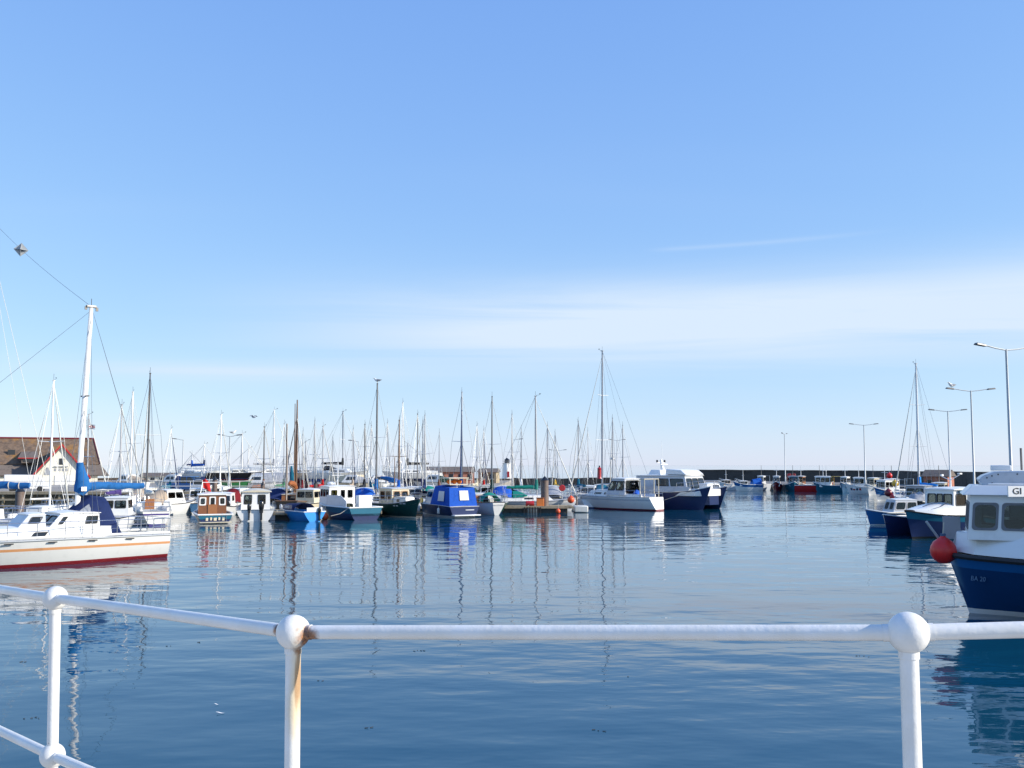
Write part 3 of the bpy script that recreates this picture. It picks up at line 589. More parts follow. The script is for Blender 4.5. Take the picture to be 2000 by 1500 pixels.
# ------------------------------------------------------------------ left foreground yachts
def left_yacht():
    stern = Vector((-15.25, 43.9)); ang = R(223.8); d = Vector((math.cos(ang), math.sin(ang))); c = stern + d * 6.5 + Vector((-0.35, -0.1))
    P = thing('sailing_yacht', 'white yacht with orange side stripe, red bottom and blue sail cover', 'yacht', (c.x, c.y, 0), ang, 'large yachts near the quay')
    h = Hull(P, 13, 3.7, 1.45, 1.08, 1.0, 0.6, 'white', 'oxblood', 'maroon', ('peach', 0.61, 0.71), rake=1.3, srake=-0.15, tr=0.66, booth=0.15, strake='galv', sr=0.03, nst=20, mid=0.45)
    tr_ = MB()
    for sg in (1, -1): tr_.tube([h.side(-6.45 + 12.6 * i / 14, sg, 0.10, 0.03) for i in range(15)], 0.055, 6)
    tr_.build('bulwark_rail', paint('white'), P)
    for x in (-4.6, -3.0, -1.4, 0.2, 1.8):
        p = h.side(x, 1, -0.10, -0.004); s_ = MB(); s_.box(p, (0.34, 0.03, 0.045)); s_.build('scupper', 'plastic_black', P)
    house(P, 'raised_deck', -3.9, 3.4, 2.75, 1.7, 1.0, 1.46, 'white', {'L': [(0.56, 0.63, 0.30, 0.72), (0.30, 0.37, 0.30, 0.72)], 'R': [(0.4, 0.48, 0.3, 0.72)]}, 0.0, 0.9, 0.10, None, 0.02, 0.07, 'dark_glass', ('rubber', 0.02))
    house(P, 'pilothouse', -3.5, -1.5, 2.15, 1.95, 1.44, 2.02, 'white', {'L': [(0.13, 0.22, 0.30, 0.80), (0.70, 0.81, 0.28, 0.80), (0.83, 0.95, 0.28, 0.80)], 'R': [(0.1, 0.3, 0.3, 0.8), (0.5, 0.8, 0.3, 0.8)], 'F': [(0.08, 0.46, 0.25, 0.85), (0.54, 0.92, 0.25, 0.85)]}, 0.0, 0.5, 0.07, None, 0.05, 0.07, 'dark_glass', ('rubber', 0.018))
    house(P, 'forward_hatch_house', -1.46, -0.4, 1.7, 1.5, 1.48, 2.0, 'palegrey', {'L': [(0.30, 0.75, 0.38, 0.85)], 'R': [(0.2, 0.7, 0.35, 0.85)]}, 0.0, 0.45, 0.10, 'white', 0.02, 0.05, 'dark_glass', ('rubber', 0.02))
    t = MB(); xs = [(-4.45, 1.02, 1.25), (-4.2, 1.8, 1.22), (-3.95, 2.66, 1.1), (-3.35, 2.74, 1.0), (-2.55, 2.04, 0.9)]
    rows = [[(x + 0.02 * math.sin(j * 2.1), w * math.cos(math.pi * j / 12) , 1.05 + (z - 1.05) * (math.sin(math.pi * j / 12) ** 0.45)) for j in range(13)] for x, z, w in xs]
    t.grid(rows); to = t.build('cockpit_tent', cloth('navy'), P)
    def lerp(j, f): return Vector(rows[3][j]).lerp(Vector(rows[4][j]), f) + Vector((0.02, 0.03, 0.02))
    wn = MB(); wn.grid([[lerp(j, f) for j in (1, 2, 3)] for f in (0.2, 0.45, 0.65)]); wn.build('tent_window', cloth('grey'), to)
    guard(P, h, -6.2, 5.6, 0.68, 1.05, 0.10, r=0.016); pulpit(P, h, True); pulpit(P, h, False, 0.7, 0.8)
    H_ = zat(594, 40.9)
    mo = rig(P, h, -2.95, 2.0, H_, 'mast_white', 0.112, 0, 'midblue', 2.75, False, 2.95, False, 0.30, 0.17, r_st=0.007)
    ys = MB(); f = 0.56; hd = Vector((-2.95 - 0.30 * f, 0, 2 + (H_ - 2) * f)); 
    ys.tube([hd + Vector((0, 0.42, 0.0)), hd + Vector((0, -0.42, 0.02))], 0.035, 6); ys.build('spreader', 'alu_dark', mo)
    mh = MB(); tp = Vector((-3.25, 0, H_)); mh.box(tp + Vector((0, 0, 0.0)), (0.42, 0.14, 0.09)); mh.tube([tp, tp + Vector((0, 0, 0.34))], 0.014, 4); mh.box(tp + Vector((-0.24, 0, -0.1)), (0.1, 0.06, 0.16)); mh.box(tp + Vector((0.22, 0, -0.08)), (0.1, 0.05, 0.14)); mh.build('masthead_fitting', 'alu_dark', mo)
    bn = MB(); ps = [(-3.0, 0.0, 2.8), (-3.14, 0.02, 3.05), (-3.12, 0, 3.4), (-3.05, 0.0, 3.75), (-3.0, 0, 4.1)]
    bn.tube(ps, [0.22, 0.34, 0.27, 0.19, 0.13], 12, flat=0.8); bo = bn.build('bunched_sail_cover', cloth('midblue'), P)
    lb = MB(); lb.box((-3.1, 0.30, 3.0), (0.22, 0.02, 0.18)); lb.build('maker_patch', paint('white'), bo, smooth=False)
    an = MB(); an.tube([h.side(-6.45, 1, 0, 0.1), h.side(-6.45, 1, 1.0, 0.1)], 0.02, 5); an.build('flagstaff', 'mast_white', P)
    # second yacht, mast out of the picture on the left
    Q = thing('sailing_yacht', 'white yacht with blue lashed boom cover lying behind the orange striped yacht', 'yacht', (-28.6, 50.5, 0), R(180), 'large yachts near the quay')
    h2 = Hull(Q, 11, 3.5, 1.6, 1.2, 1.15, 0.6, 'white', 'navy', 'maroon', None, rake=1.0, srake=-0.3, tr=0.65, strake='alu', sr=0.025)
    house(Q, 'coachroof', -2.2, 2.6, 2.2, 1.4, 1.1, 1.72, 'white', {'L': [(0.15, 0.42, 0.35, 0.75), (0.52, 0.8, 0.35, 0.75)]}, 0.05, 0.6, 0.08, None, 0, 0.06, 'dark_glass')
    house(Q, 'stern_locker', -5.0, -4.15, 1.5, 1.5, 1.15, 1.85, 'white', None, 0.03, 0.03, 0.03, None, 0.02, 0.04)
    guard(Q, h2, -5.0, 4.2, 0.66, 1.2, 0.08, r=0.015); pulpit(Q, h2, False, 0.7, 0.9); pulpit(Q, h2, True)
    rig(Q, h2, -0.75, 1.7, 17.2, 'mast_white', 0.12, 2, 'midblue', 3.15, True, 2.78, True, 0.2, 0.22, r_st=0.013, ties=True)
    # signal line between the two mastheads with the octahedral radar reflector on it
    a = Matrix.Rotation(ang, 4, 'Z') @ Vector((-3.25, 0, H_)) + Vector((c.x, c.y, 0)); b = Vector((-28.6 + 0.95, 50.5, 17.2))
    ln = MB(); k = 12
    pts = [a + (b - a) * i / k - Vector((0, 0, 0.22 * math.sin(math.pi * i / k))) for i in range(k + 1)]
    o = Vector(a); ln.tube([p - o for p in pts], 0.009, 4); lo = ln.build('signal_line', 'wire', None, loc=o); tag(lo, 'thin line running up from the orange striped yacht masthead past a radar reflector', 'rope')
    f = 0.60; ctr = a + (b - a) * f - Vector((0, 0, 0.22 * math.sin(math.pi * f) + 0.02))
    rf = thing('radar_reflector', 'diamond shaped metal radar reflector hanging on the thin line in the sky', 'reflector', ctr, R(22)); s_ = 0.33
    for n_, vs in (('plate', [(s_, 0, 0), (0, s_, 0), (-s_, 0, 0), (0, -s_, 0)]), ('plate', [(s_, 0, 0), (0, 0, s_), (-s_, 0, 0), (0, 0, -s_)]), ('plate', [(0, s_, 0), (0, 0, s_), (0, -s_, 0), (0, 0, -s_)])):
        p = MB(); nx = [Vector(v) for v in vs]; nn = (nx[1] - nx[0]).cross(nx[2] - nx[0]).normalized() * 0.006
        p.add([v + nn for v in nx] + [v - nn for v in nx], [(0, 1, 2, 3), (7, 6, 5, 4), (0, 4, 5, 1), (1, 5, 6, 2), (2, 6, 7, 3), (3, 7, 4, 0)]); po = p.build(n_, 'galv', rf, smooth=False); po.rotation_euler = (R(6), R(4), 0)
left_yacht()

# ------------------------------------------------------------------ front row of the marina
def workboat(label, px, Y, hd, L, B, fb, fm, fs, hullc, boot='white', bottom='navy', group='motor boats on the front pontoon', name='motor_boat', cat='boat', **k):
    k.setdefault('full', 0.24); P = place(name, label, cat, px, Y, hd, group); return P, Hull(P, L, B, fb, fm, fs, k.pop('dr', 0.45), hullc, boot, bottom, **k)
def rails(P, pts, hgt, r=0.018, m='steel', mid=True, name='hand_rail'):
    mb = MB(); pts = [Vector(p) for p in pts]
    for p in pts: mb.tube([p, p + Vector((0, 0, hgt))], r, 5)
    for f in ((1.0, 0.5) if mid else (1.0,)): mb.tube([p + Vector((0, 0, hgt * f)) for p in pts], r, 5)
    return mb.build(name, m, P)

# brown wheelhouse boat, stern towards us
P, h = workboat('small boat with varnished brown wheelhouse, white roof and teal stern', 412, 70.6, 112, 6.2, 2.5, 1.05, 0.66, 0.62, 'navy', band=('teal', 0.45), boot='white', booth=0.06, strake='mast_white', sr=0.06, bul=0.25, tr=0.92)
house(P, 'wheelhouse', -0.9, 1.1, 1.95, 1.75, 0.45, 1.88, 'brown', {'B': [(0.04, 0.25, 0.52, 0.88), (0.40, 0.60, 0.30, 0.90), (0.75, 0.96, 0.52, 0.88)], 'F': [(0.06, 0.48, 0.5, 0.9), (0.52, 0.94, 0.5, 0.9)], 'L': [(0.1, 0.45, 0.52, 0.88), (0.55, 0.9, 0.52, 0.88)], 'R': [(0.1, 0.45, 0.52, 0.88), (0.55, 0.9, 0.52, 0.88)]}, 0.02, 0.15, 0.06, 'white', 0.12, 0.12, 'glass', ('mast_white', 0.045), rth=0.07)
d_ = MB(); d_.box((-0.93, 0.0, 0.85), (0.03, 0.62, 0.75)); d_.build('door', paint('wood'), P, smooth=False)
q = MB(); q.box((-3.3, 0, 0.10), (0.45, 2.1, 0.06)); q.build('swim_platform', paint('cream'), P, bevel=0.02)
for i, w_ in enumerate((0.16, 0.13, 0.2, 0.12, 0.15)):
    q = MB(); q.box((-3.13, 0.55 - 0.27 * i, 0.30 + 0.03 * (i % 2)), (0.03, w_, 0.20)); q.build('stern_plaque', paint('cream'), P, bevel=0.015)
tr = MB(); tr.tube([(0.0, -0.75, 1.95), (0.5, -0.6, 2.75)], 0.025, 5); tr.tube([(0.2, 0.75, 1.95), (0.5, 0.6, 2.75)], 0.025, 5); tr.tube([(0.5, -0.6, 2.75), (0.5, 0.6, 2.75)], 0.025, 5); tr.build('roof_gantry', 'mast_white', P)
lad = MB(); lad.tube([(-3.12, -0.72, 0.75), (-3.14, -0.72, -0.1)], 0.018, 5); lad.tube([(-3.12, -0.45, 0.75), (-3.14, -0.45, -0.1)], 0.018, 5); [lad.tube([(-3.14, -0.72, q), (-3.14, -0.45, q)], 0.015, 5) for q in (0.1, 0.35, 0.6)]; lad.build('boarding_ladder', 'steel', P)
fl = thing('ensign_flag', 'red ensign flag drooping on a staff above the brown wheelhouse', 'flag', at(397, 71.5, 2.0), R(20)); q = MB(); q.tube([(0, 0, 0), (-0.15, 0, 1.5)], 0.02, 5); q.build('flagstaff', 'mast_white', fl)
q = MB(); q.grid([[(-0.02 - 0.1 * i / 6 + 0.11 * j, 0.05 * math.sin(j * 1.3 + i * 0.4), 0.35 + 0.85 * i / 6 - 0.06 * j * (1 + 0.1 * i)) for j in range(6)] for i in range(7)]); q.build('cloth', cloth('red'), fl)
q = MB(); q.box((-0.05, 0.0, 1.05), (0.26, 0.09, 0.22)); q.build('canton', cloth('navy'), fl)

# white boat with two black outboards
P, h = workboat('white cabin boat with two black outboard motors on its stern', 499, 74.0, 104, 6.6, 2.75, 1.15, 0.86, 0.80, 'white', boot='white', bottom='grey', strake='galv', sr=0.03, bul=0.2, tr=0.95)
house(P, 'wheelhouse', -1.3, 1.6, 2.1, 1.9, 0.6, 2.0, 'white', {'B': [(0.10, 0.36, 0.38, 0.86), (0.58, 0.84, 0.38, 0.86)], 'L': [(0.05, 0.3, 0.45, 0.86), (0.36, 0.62, 0.45, 0.86), (0.68, 0.95, 0.45, 0.86)], 'R': [(0.05, 0.3, 0.45, 0.86), (0.36, 0.62, 0.45, 0.86), (0.68, 0.95, 0.45, 0.86)], 'F': [(0.06, 0.47, 0.45, 0.88), (0.53, 0.94, 0.45, 0.88)]}, 0.03, 0.5, 0.06, 'cream', 0.14, 0.20, 'glass', ('rubber', 0.03), rth=0.06)
outboard(P, -3.3, 0.42, 0.62, 0.85); outboard(P, -3.3, -0.42, 0.62, 1.15)
[bars(P, 'stern_rail', [q_], 0.02, 'steel') for q_ in ([(-3.2, -1.2, 0.8), (-3.2, -1.2, 1.35), (-2.2, -1.3, 1.35), (-2.2, -1.3, 0.8)], [(-3.2, 1.2, 0.8), (-3.2, 1.2, 1.35), (-2.2, 1.3, 1.35), (-2.2, 1.3, 0.8)])]
# small white cruiser tucked between them, bow towards us
P, h = workboat('tiny white cuddy boat with black cover behind the brown wheelhouse boat', 437, 78, 280, 5.2, 2.1, 0.95, 0.75, 0.7, 'white', strake='rubber')
house(P, 'cuddy', -0.8, 1.0, 1.6, 1.35, 0.72, 1.75, 'white', {'F': [(0.08, 0.46, 0.45, 0.85), (0.54, 0.92, 0.45, 0.85)], 'L': [(0.2, 0.8, 0.45, 0.85)], 'R': [(0.2, 0.8, 0.45, 0.85)]}, 0, 0.35, 0.08, None, 0.04, 0.07, 'dark_glass')
q = MB(); q.tube([(1.0, 0, 0.9), (1.7, 0, 1.0), (2.3, 0, 0.95)], [0.5, 0.45, 0.2], 8, flat=1.2); q.build('bow_cover', cloth('black'), P)

# bright blue little boat
P, h = workboat('small bright blue open boat with white stern and a navy name board', 584, 72.2, 128, 5.0, 2.0, 0.95, 0.72, 0.70, 'skyblue', band=('skyblue', 0.8), boot='skyblue', bottom='white', booth=0.05, strake='mast_white', sr=0.04, bul=0.25, tr=0.85, full=0.5)
q = MB(); q.box((-2.53, 0.05, 0.84), (0.04, 1.2, 0.30)); q.build('transom_board', paint('white'), P, bevel=0.02)
q = MB(); rows = [[(-0.9 + 2.6 * i / 6, 0.85 * math.cos(math.pi * j / 8) * (1 - 0.05 * i), 0.72 + (0.55 - 0.02 * i) * math.sin(math.pi * j / 8)) for j in range(9)] for i in range(7)]; q.grid(rows); q.build('spray_canopy', cloth('navy'), P)
q = MB(); q.box((-0.2, 1.03, 0.98), (1.5, 0.03, 0.34)); q.build('name_board', paint('navy'), P, bevel=0.01); text(P, 'board_lettering', 'ABHO', 0.28, 'mast_white', (-0.2, 1.055, 0.98), (R(90), 0, R(180)), 0.005)
q = MB(); q.lathe([(0.001, -0.03), (0.2, -0.03), (0.2, 0.03), (0.001, 0.03)], 14, (0.9, 1.02, 0.95), 0, 'Y'); q.build('round_vent', paint('palegrey'), P)
outboard(P, -2.55, -0.3, 0.5, 0.7)

# navy fishing boat with white wheelhouse
P, h = workboat('navy fishing boat with white two tier wheelhouse and grey shelter panels', 670, 75.2, 126, 7.4, 2.9, 1.35, 0.95, 0.92, 'navy', band=('teal', 0.30), boot='navy', bottom='maroon', strake='mast_white', sr=0.05, bul=0.45, tr=0.93, name='fishing_boat', cat='fishing boat')
house(P, 'wheelhouse', 0.2, 2.3, 2.2, 1.9, 0.5, 2.35, 'white', {'B': [(0.08, 0.30, 0.62, 0.86), (0.45, 0.60, 0.55, 0.86), (0.72, 0.90, 0.55, 0.86)], 'L': [(0.1, 0.3, 0.6, 0.88), (0.38, 0.6, 0.6, 0.88), (0.68, 0.9, 0.6, 0.88)], 'R': [(0.1, 0.3, 0.6, 0.88), (0.38, 0.6, 0.6, 0.88), (0.68, 0.9, 0.6, 0.88)], 'F': [(0.05, 0.32, 0.6, 0.9), (0.36, 0.64, 0.6, 0.9), (0.68, 0.95, 0.6, 0.9)]}, 0.0, 0.2, 0.04, 'white', 0.1, 0.06, 'glass', ('rubber', 0.025))
q = MB(); q.extr([(-3.1, 0.9), (0.2, 0.9), (0.2, 1.75), (-2.2, 1.75), (-3.1, 1.35)], 1.26, 1.30); q.build('shelter_panel', paint('palegrey'), P, smooth=False)
q = MB(); q.box((-2.95, -0.2, 1.35), (0.5, 1.1, 0.85)); q.build('fish_box_locker', paint('white'), P, bevel=0.04)
q = MB(); q.box((-2.4, 0.75, 1.0), (0.6, 0.5, 0.35)); q.build('net_pile', 'weed', P, bevel=0.1)
q = MB(); q.tube([(1.0, 0, 2.4), (1.0, 0, 4.2)], [0.05, 0.03], 6); q.tube([(1.0, -0.5, 3.2), (1.0, 0.5, 3.2)], 0.02, 5); q.tube([(1.0, 0.3, 2.4), (0.4, 0.0, 3.4)], 0.02, 5); q.build('signal_mast', 'mast_white', P)
q = MB(); q.lathe([(0.001, 0), (0.3, 0.0), (0.32, 0.1), (0.2, 0.2), (0.001, 0.22)], 14, (1.5, 0.3, 2.5)); q.build('radar_dome', paint('white'), P)
fender('orange buoy hanging at the waterline beside the navy fishing boat', at(634, 72.8, 0.22), 0.27, 'fend_orange', line=0.5)
bars(P, 'mooring_rope', [[(-3.5, 1.1, 1.0), (-3.4, 1.9, 0.5), (-3.3, 2.6, 0.35)]], 0.018, 'rope')

# dark green boat, bow to the right
P, h = workboat('dark green wooden boat with cream wheelhouse and name on its bow', 776, 77.3, 306, 6.6, 2.5, 1.45, 1.0, 0.95, 'darkgreen', boot='cream', bottom='darkgreen', booth=0.08, strake='alu_dark', sr=0.04, bul=0.3, tr=0.75, rake=0.5, full=0.55, name='fishing_boat', cat='fishing boat')
house(P, 'wheelhouse', -1.4, 0.6, 1.8, 1.6, 0.7, 2.15, 'cream', {'R': [(0.10, 0.45, 0.45, 0.86), (0.55, 0.9, 0.45, 0.86)], 'F': [(0.08, 0.46, 0.5, 0.88), (0.54, 0.92, 0.5, 0.88)], 'L': [(0.15, 0.5, 0.5, 0.86), (0.6, 0.9, 0.5, 0.86)], 'B': [(0.3, 0.7, 0.2, 0.9)]}, 0, 0.12, 0.05, 'palegrey', 0.1, 0.08, 'glass', ('teak', 0.04))
house(P, 'fore_cabin', 0.65, 2.1, 1.5, 0.9, 1.0, 1.5, 'offwhite', {'R': [(0.25, 0.5, 0.3, 0.8)]}, 0, 0.2, 0.06, None, 0.02, 0.06, 'dark_glass')
for (zz, t0, ws) in ((1.02, 0.60, (0.035, 0.03, 0.03, 0, 0.03, 0.035)), (0.84, 0.66, (0.03, 0.03))):
    for i, w_ in enumerate(ws):                                     # worn white lettering, too small to read
        if not w_: continue
        ta = t0 + 0.042 * i; a_, b_ = h.pt(ta, zz, -1), h.pt(ta + w_, zz, -1); c_, d2 = h.pt(ta + w_, zz + 0.09, -1), h.pt(ta, zz + 0.09, -1)
        q = MB(); q.add([v + Vector((0, -0.008, 0)) for v in (a_, b_, c_, d2)], [(0, 1, 2, 3)]); q.build('bow_lettering', paint('palegrey'), P, smooth=False)
rails(P, [h.side(x, -1, 0, 0.06) for x in (-2.6, -1.6, -0.6, 0.4, 1.4, 2.3)], 0.6); 
q = MB(); q.tube([(-0.5, 0, 2.2), (-0.5, 0, 4.6)], [0.05, 0.03], 6); q.tube([(-0.5, 0, 2.6), (-2.8, 0, 2.9)], 0.035, 6); q.build('steadying_mast', 'mast_wood', P)
q = MB(); q.tube([(-0.6, 0, 2.75), (-1.6, 0, 2.92), (-2.7, 0, 3.0)], [0.2, 0.16, 0.1], 9); q.build('furled_sail', cloth('midblue'), P)

# boat with the blue canopy
P, h = workboat('navy cabin cruiser with a tall royal blue cockpit canopy', 862, 79.2, 122, 7.6, 2.75, 1.25, 0.92, 0.82, 'navy', boot='white', bottom='black', booth=0.1, strake='alu', sr=0.03, bul=0.0, tr=0.93)
can = MB(); prof = [(-3.65, 0.80), (-3.55, 1.5), (-3.35, 2.28), (-1.2, 2.34), (-0.75, 1.6), (-0.55, 0.85)]
rows = []
for (x, z) in prof: pass
can.add([(-3.62, -1.22, 0.82), (-3.62, 1.22, 0.82), (-3.35, 1.10, 2.25), (-3.35, -1.10, 2.25)], [(0, 1, 2, 3)])
for sg in (1, -1): can.add([(-3.62, sg * 1.22, 0.82), (-0.5, sg * 1.28, 0.9), (-0.95, sg * 1.08, 2.33), (-3.35, sg * 1.10, 2.25)], [(0, 1, 2, 3)])
can.grid([[(x, 1.10 * (1 - j / 4), (2.25 if x < -2 else 2.33) + 0.10 * math.sin(math.pi * j / 8)) for j in range(9)] for x in (-3.35, -2.2, -0.95)])
co = can.build('canopy', cloth('royal'), P, smooth=False)
for vs in ([(-3.58, -0.50, 1.28), (-3.58, 0.30, 1.28), (-3.43, 0.28, 2.02), (-3.43, -0.48, 2.02)], [(-2.75, 1.245, 1.2), (-1.75, 1.25, 1.22), (-1.8, 1.155, 1.98), (-2.7, 1.15, 1.96)]):
    q = MB(); q.add(vs, [(0, 1, 2, 3)]); nn = Vector(vs[1]) - Vector(vs[0]); n2 = nn.cross(Vector(vs[3]) - Vector(vs[0])).normalized() * (0.02)
    if n2.x > 0.01 or n2.y < -0.01: n2 = -n2
    q.v = [tuple(Vector(v) + n2) for v in q.v]; q.build('canopy_window', paint('palegrey'), co, smooth=False)
house(P, 'wheelhouse', -0.6, 1.3, 2.2, 1.8, 0.85, 2.0, 'palegrey', {'L': [(0.12, 0.88, 0.5, 0.92)], 'R': [(0.12, 0.88, 0.5, 0.92)], 'F': [(0.05, 0.48, 0.45, 0.9), (0.52, 0.95, 0.45, 0.9)]}, 0, 0.55, 0.08, 'white', 0.04, 0.06, 'glass', ('alu', 0.03))
q = MB(); q.box((-4.05, 0, 0.16), (0.55, 2.3, 0.09)); q.build('swim_platform', paint('white'), P, bevel=0.03); q = MB(); q.box((-3.82, -0.45, 0.55), (0.02, 0.75, 0.07)); q.build('stern_lettering', paint('palegrey'), P, smooth=False)
q = MB(); q.lathe([(0.16, -0.05), (0.24, -0.05), (0.24, 0.05), (0.16, 0.05)], 16, (1.45, 1.05, 1.15), 0, 'Y'); q.build('lifebuoy', paint('yellow'), P)
fender('white fender hanging on the navy side of the blue canopy boat', Vector(P.matrix_basis @ Vector((-2.2, 1.42, 0.45))), 0.11, 'fend_white', 'fender', line=0.25)
fender('grey white fender near the bow of the blue canopy boat', Vector(P.matrix_basis @ Vector((1.3, 1.35, 0.5))), 0.12, 'fend_white', 'fender', line=0.3)
q = thing('crew_shelter', 'white framed roof box with orange lifejackets above the blue canopy', 'locker', Vector(P.matrix_basis @ Vector((-2.1, 0.0, 2.46))), R(122)); b_ = MB(); b_.box((0, 0, 0.02), (1.5, 1.6, 0.06)); b_.box((0, 0, 0.52), (1.6, 1.75, 0.06)); [b_.box((a, b, 0.27), (0.07, 0.07, 0.46)) for a in (-0.7, 0.7) for b in (-0.75, 0.75)]; b_.build('frame', paint('cream'), q)
for y_ in (-0.45, 0.0, 0.45):
    b_ = MB(); b_.ball((0, y_, 0.23), 0.2, 10, 0, (1.4, 1, 0.9)); b_.build('lifejacket', cloth('orange'), q)

# white boat with the round stern
P, h = workboat('white double ended boat with round lit stern and wooden hatch board', 940, 81.4, 118, 6.4, 2.5, 1.2, 0.95, 1.05, 'white', boot='white', bottom='maroon', booth=0.08, strake='rubber', sr=0.03, tr=0.45, full=0.62, bul=0.2, srake=0.5)
house(P, 'low_cabin', -0.6, 1.8, 1.7, 1.3, 0.9, 1.6, 'offwhite', {'L': [(0.3, 0.7, 0.4, 0.8)], 'B': [(0.3, 0.7, 0.1, 0.9)]}, 0, 0.3, 0.06, None, 0.03, 0.07, 'dark_glass')
q = MB(); q.box((-1.0, 0.75, 1.25), (0.06, 0.7, 0.6)); q.build('hatch_board', paint('wood'), P, smooth=False)
q = MB(); rows = [[(-1.9 + 1.1 * i / 4, 0.8 * math.cos(math.pi * j / 8), 1.05 + 0.75 * math.sin(math.pi * j / 8) * (0.7 + 0.3 * math.sin(math.pi * i / 4))) for j in range(9)] for i in range(5)]; q.grid(rows); q.build('stern_hood', cloth('seagreen'), P)
rails(P, [h.side(x, sg, 0, 0.06) for sg, xs in ((1, (2.2, 1.0, -0.4, -1.8, -3.0)), (-1, (-3.0, -1.8, -0.4, 1.0, 2.2))) for x in xs], 0.55, 0.016)
fender('pink red buoy floating against the white round stern boat', at(921, 79.3, 0.20), 0.25, 'fend_orange', line=0.4)
# yacht with green covers lying along the pontoon, bow to the right
yacht('grey hulled yacht with sea green boom cover lying along the pontoon with the orange box', 1048, 774, 86.5, 8.2, 4, 'palegrey', 'white', 'seagreen', hood='seagreen', mxf=0.05, cabin='white', stripe='white', boom=2.6)
# white yacht with hard top, stern to the right
P, h = yacht('white yacht with tallest mast and glazed hard top over the cockpit', 1174, 686, 91.5, 10.4, 134, 'white', 'maroon', None, fm=1.15, r=0.10, spread=2, stripe='palegrey', furl=True, mxf=0.10)
house(P, 'hard_top', -2.6, -0.2, 2.3, 2.0, 1.3, 2.75, 'palegrey', {'L': [(0.06, 0.44, 0.28, 0.86), (0.52, 0.94, 0.28, 0.86)], 'R': [(0.06, 0.48, 0.28, 0.86), (0.56, 0.94, 0.28, 0.86)], 'F': [(0.06, 0.48, 0.25, 0.88), (0.52, 0.94, 0.25, 0.88)], 'B': [(0.08, 0.92, 0.1, 0.9)]}, 0.1, 0.7, 0.12, 'white', 0.08, 0.08, 'pale_glass', ('rubber', 0.03))
q = MB(); [q.tube(p_, 0.05, 6) for p_ in ([(-4.7, -1.0, 1.15), (-4.7, -1.0, 2.75), (-4.7, 1.0, 2.75), (-4.7, 1.0, 1.15)], [(-4.2, -1.0, 1.15), (-4.2, -1.0, 2.75), (-4.2, 1.0, 2.75), (-4.2, 1.0, 1.15)], [(-4.7, -1, 2.75), (-4.2, -1, 2.75)], [(-4.7, 1, 2.75), (-4.2, 1, 2.75)])]; q.build('stern_gantry', paint('cream'), P)
q = MB(); q.tube([(-3.6, 0.9, 1.3), (-3.2, 0.2, 1.5), (-2.7, -0.5, 1.35)], [0.25, 0.3, 0.2], 8); q.build('folded_dodger', cloth('royal'), P)
# navy catamaran
P = place('motor_catamaran', 'navy hulled motor catamaran with white wheelhouse and radar mast', 'catamaran', 1325, 91.5, 316, 'motor boats on the front pontoon')
for y_ in (-1.35, 1.35): Hull(P, 8.8, 1.7, 2.1, 1.55, 1.25, 0.6, 'navy', 'navy', 'black', rake=0.9, tr=0.9, full=0.3, strake='mast_white', sr=0.04, y0=y_, booth=0.08, band=('navy', 0.75))
q = MB(); q.prism([(-4.2, -2.1), (3.2, -2.0), (3.9, -1.0), (3.9, 1.0), (3.2, 2.0), (-4.2, 2.1)], 1.22, [1.3, 1.62, 1.85, 1.85, 1.62, 1.3]); q.build('bridge_deck', paint('white'), P, bevel=0.03)
q = MB(); q.prism([(-3.9, -1.2), (3.3, -1.2), (3.86, -0.75), (3.86, 0.75), (3.3, 1.2), (-3.9, 1.2)], 0.42, [1.2, 1.55, 1.74, 1.74, 1.55, 1.2]); q.build('tunnel_nacelle', paint('navy'), P, bevel=0.03)
q = MB(); q.extr([(-4.3, 0.55), (-2.6, 1.0), (-0.9, 1.52), (2.6, 1.7), (2.9, 2.05), (-4.2, 2.05)], -2.24, -2.18); q.build('side_panel', paint('palegrey'), P, smooth=False)
q = MB(); q.extr([(-4.3, 0.55), (-2.6, 1.0), (-0.9, 1.52), (2.6, 1.7), (2.9, 2.05), (-4.2, 2.05)], 2.18, 2.24); q.build('side_panel', paint('palegrey'), P, smooth=False)
house(P, 'wheelhouse', -3.4, 2.2, 4.1, 3.3, 1.4, 3.0, 'palegrey', {'R': [(0.42, 0.66, 0.42, 0.84), (0.70, 0.95, 0.42, 0.84)], 'L': [(0.05, 0.3, 0.42, 0.84), (0.36, 0.66, 0.42, 0.84)], 'F': [(0.04, 0.32, 0.30, 0.86), (0.36, 0.64, 0.30, 0.86), (0.68, 0.96, 0.30, 0.86)], 'B': [(0.3, 0.7, 0.1, 0.9)]}, 0.0, 0.5, 0.2, 'white', 0.12, 0.10, 'dark_glass', ('rubber', 0.02))
q = MB(); q.extr([(-0.4, 3.12), (1.9, 3.10), (1.3, 3.55), (-0.3, 3.62)], -1.5, 1.5); q.build('canopy_top', paint('white'), P, bevel=0.08)
q = MB(); q.box((-1.9, 0, 3.3), (1.5, 2.2, 0.5), 0, 0, (0.7, 0.8)); q.build('roof_console', paint('white'), P, bevel=0.06)
q = MB(); q.tube([(-1.7, 0, 3.5), (-1.9, 0, 4.5)], [0.2, 0.1], 8); q.tube([(-1.9, -0.6, 4.2), (-1.9, 0.6, 4.2)], 0.04, 6); q.tube([(-1.95, 0.3, 4.2), (-2.0, 0.3, 6.2)], 0.018, 5); q.build('radar_mast', paint('white'), P)
q = MB(); q.box((-1.55, 0, 4.05), (0.12, 1.1, 0.1)); q.build('radar_scanner', paint('white'), P, bevel=0.03)
for y_ in (-0.6, 0.6): q = MB(); q.lathe([(0.001, 0), (0.09, 0.02), (0.09, 0.2), (0.001, 0.24)], 10, (-1.9, y_, 4.24)); q.build('navigation_lamp', 'plastic_black', P)
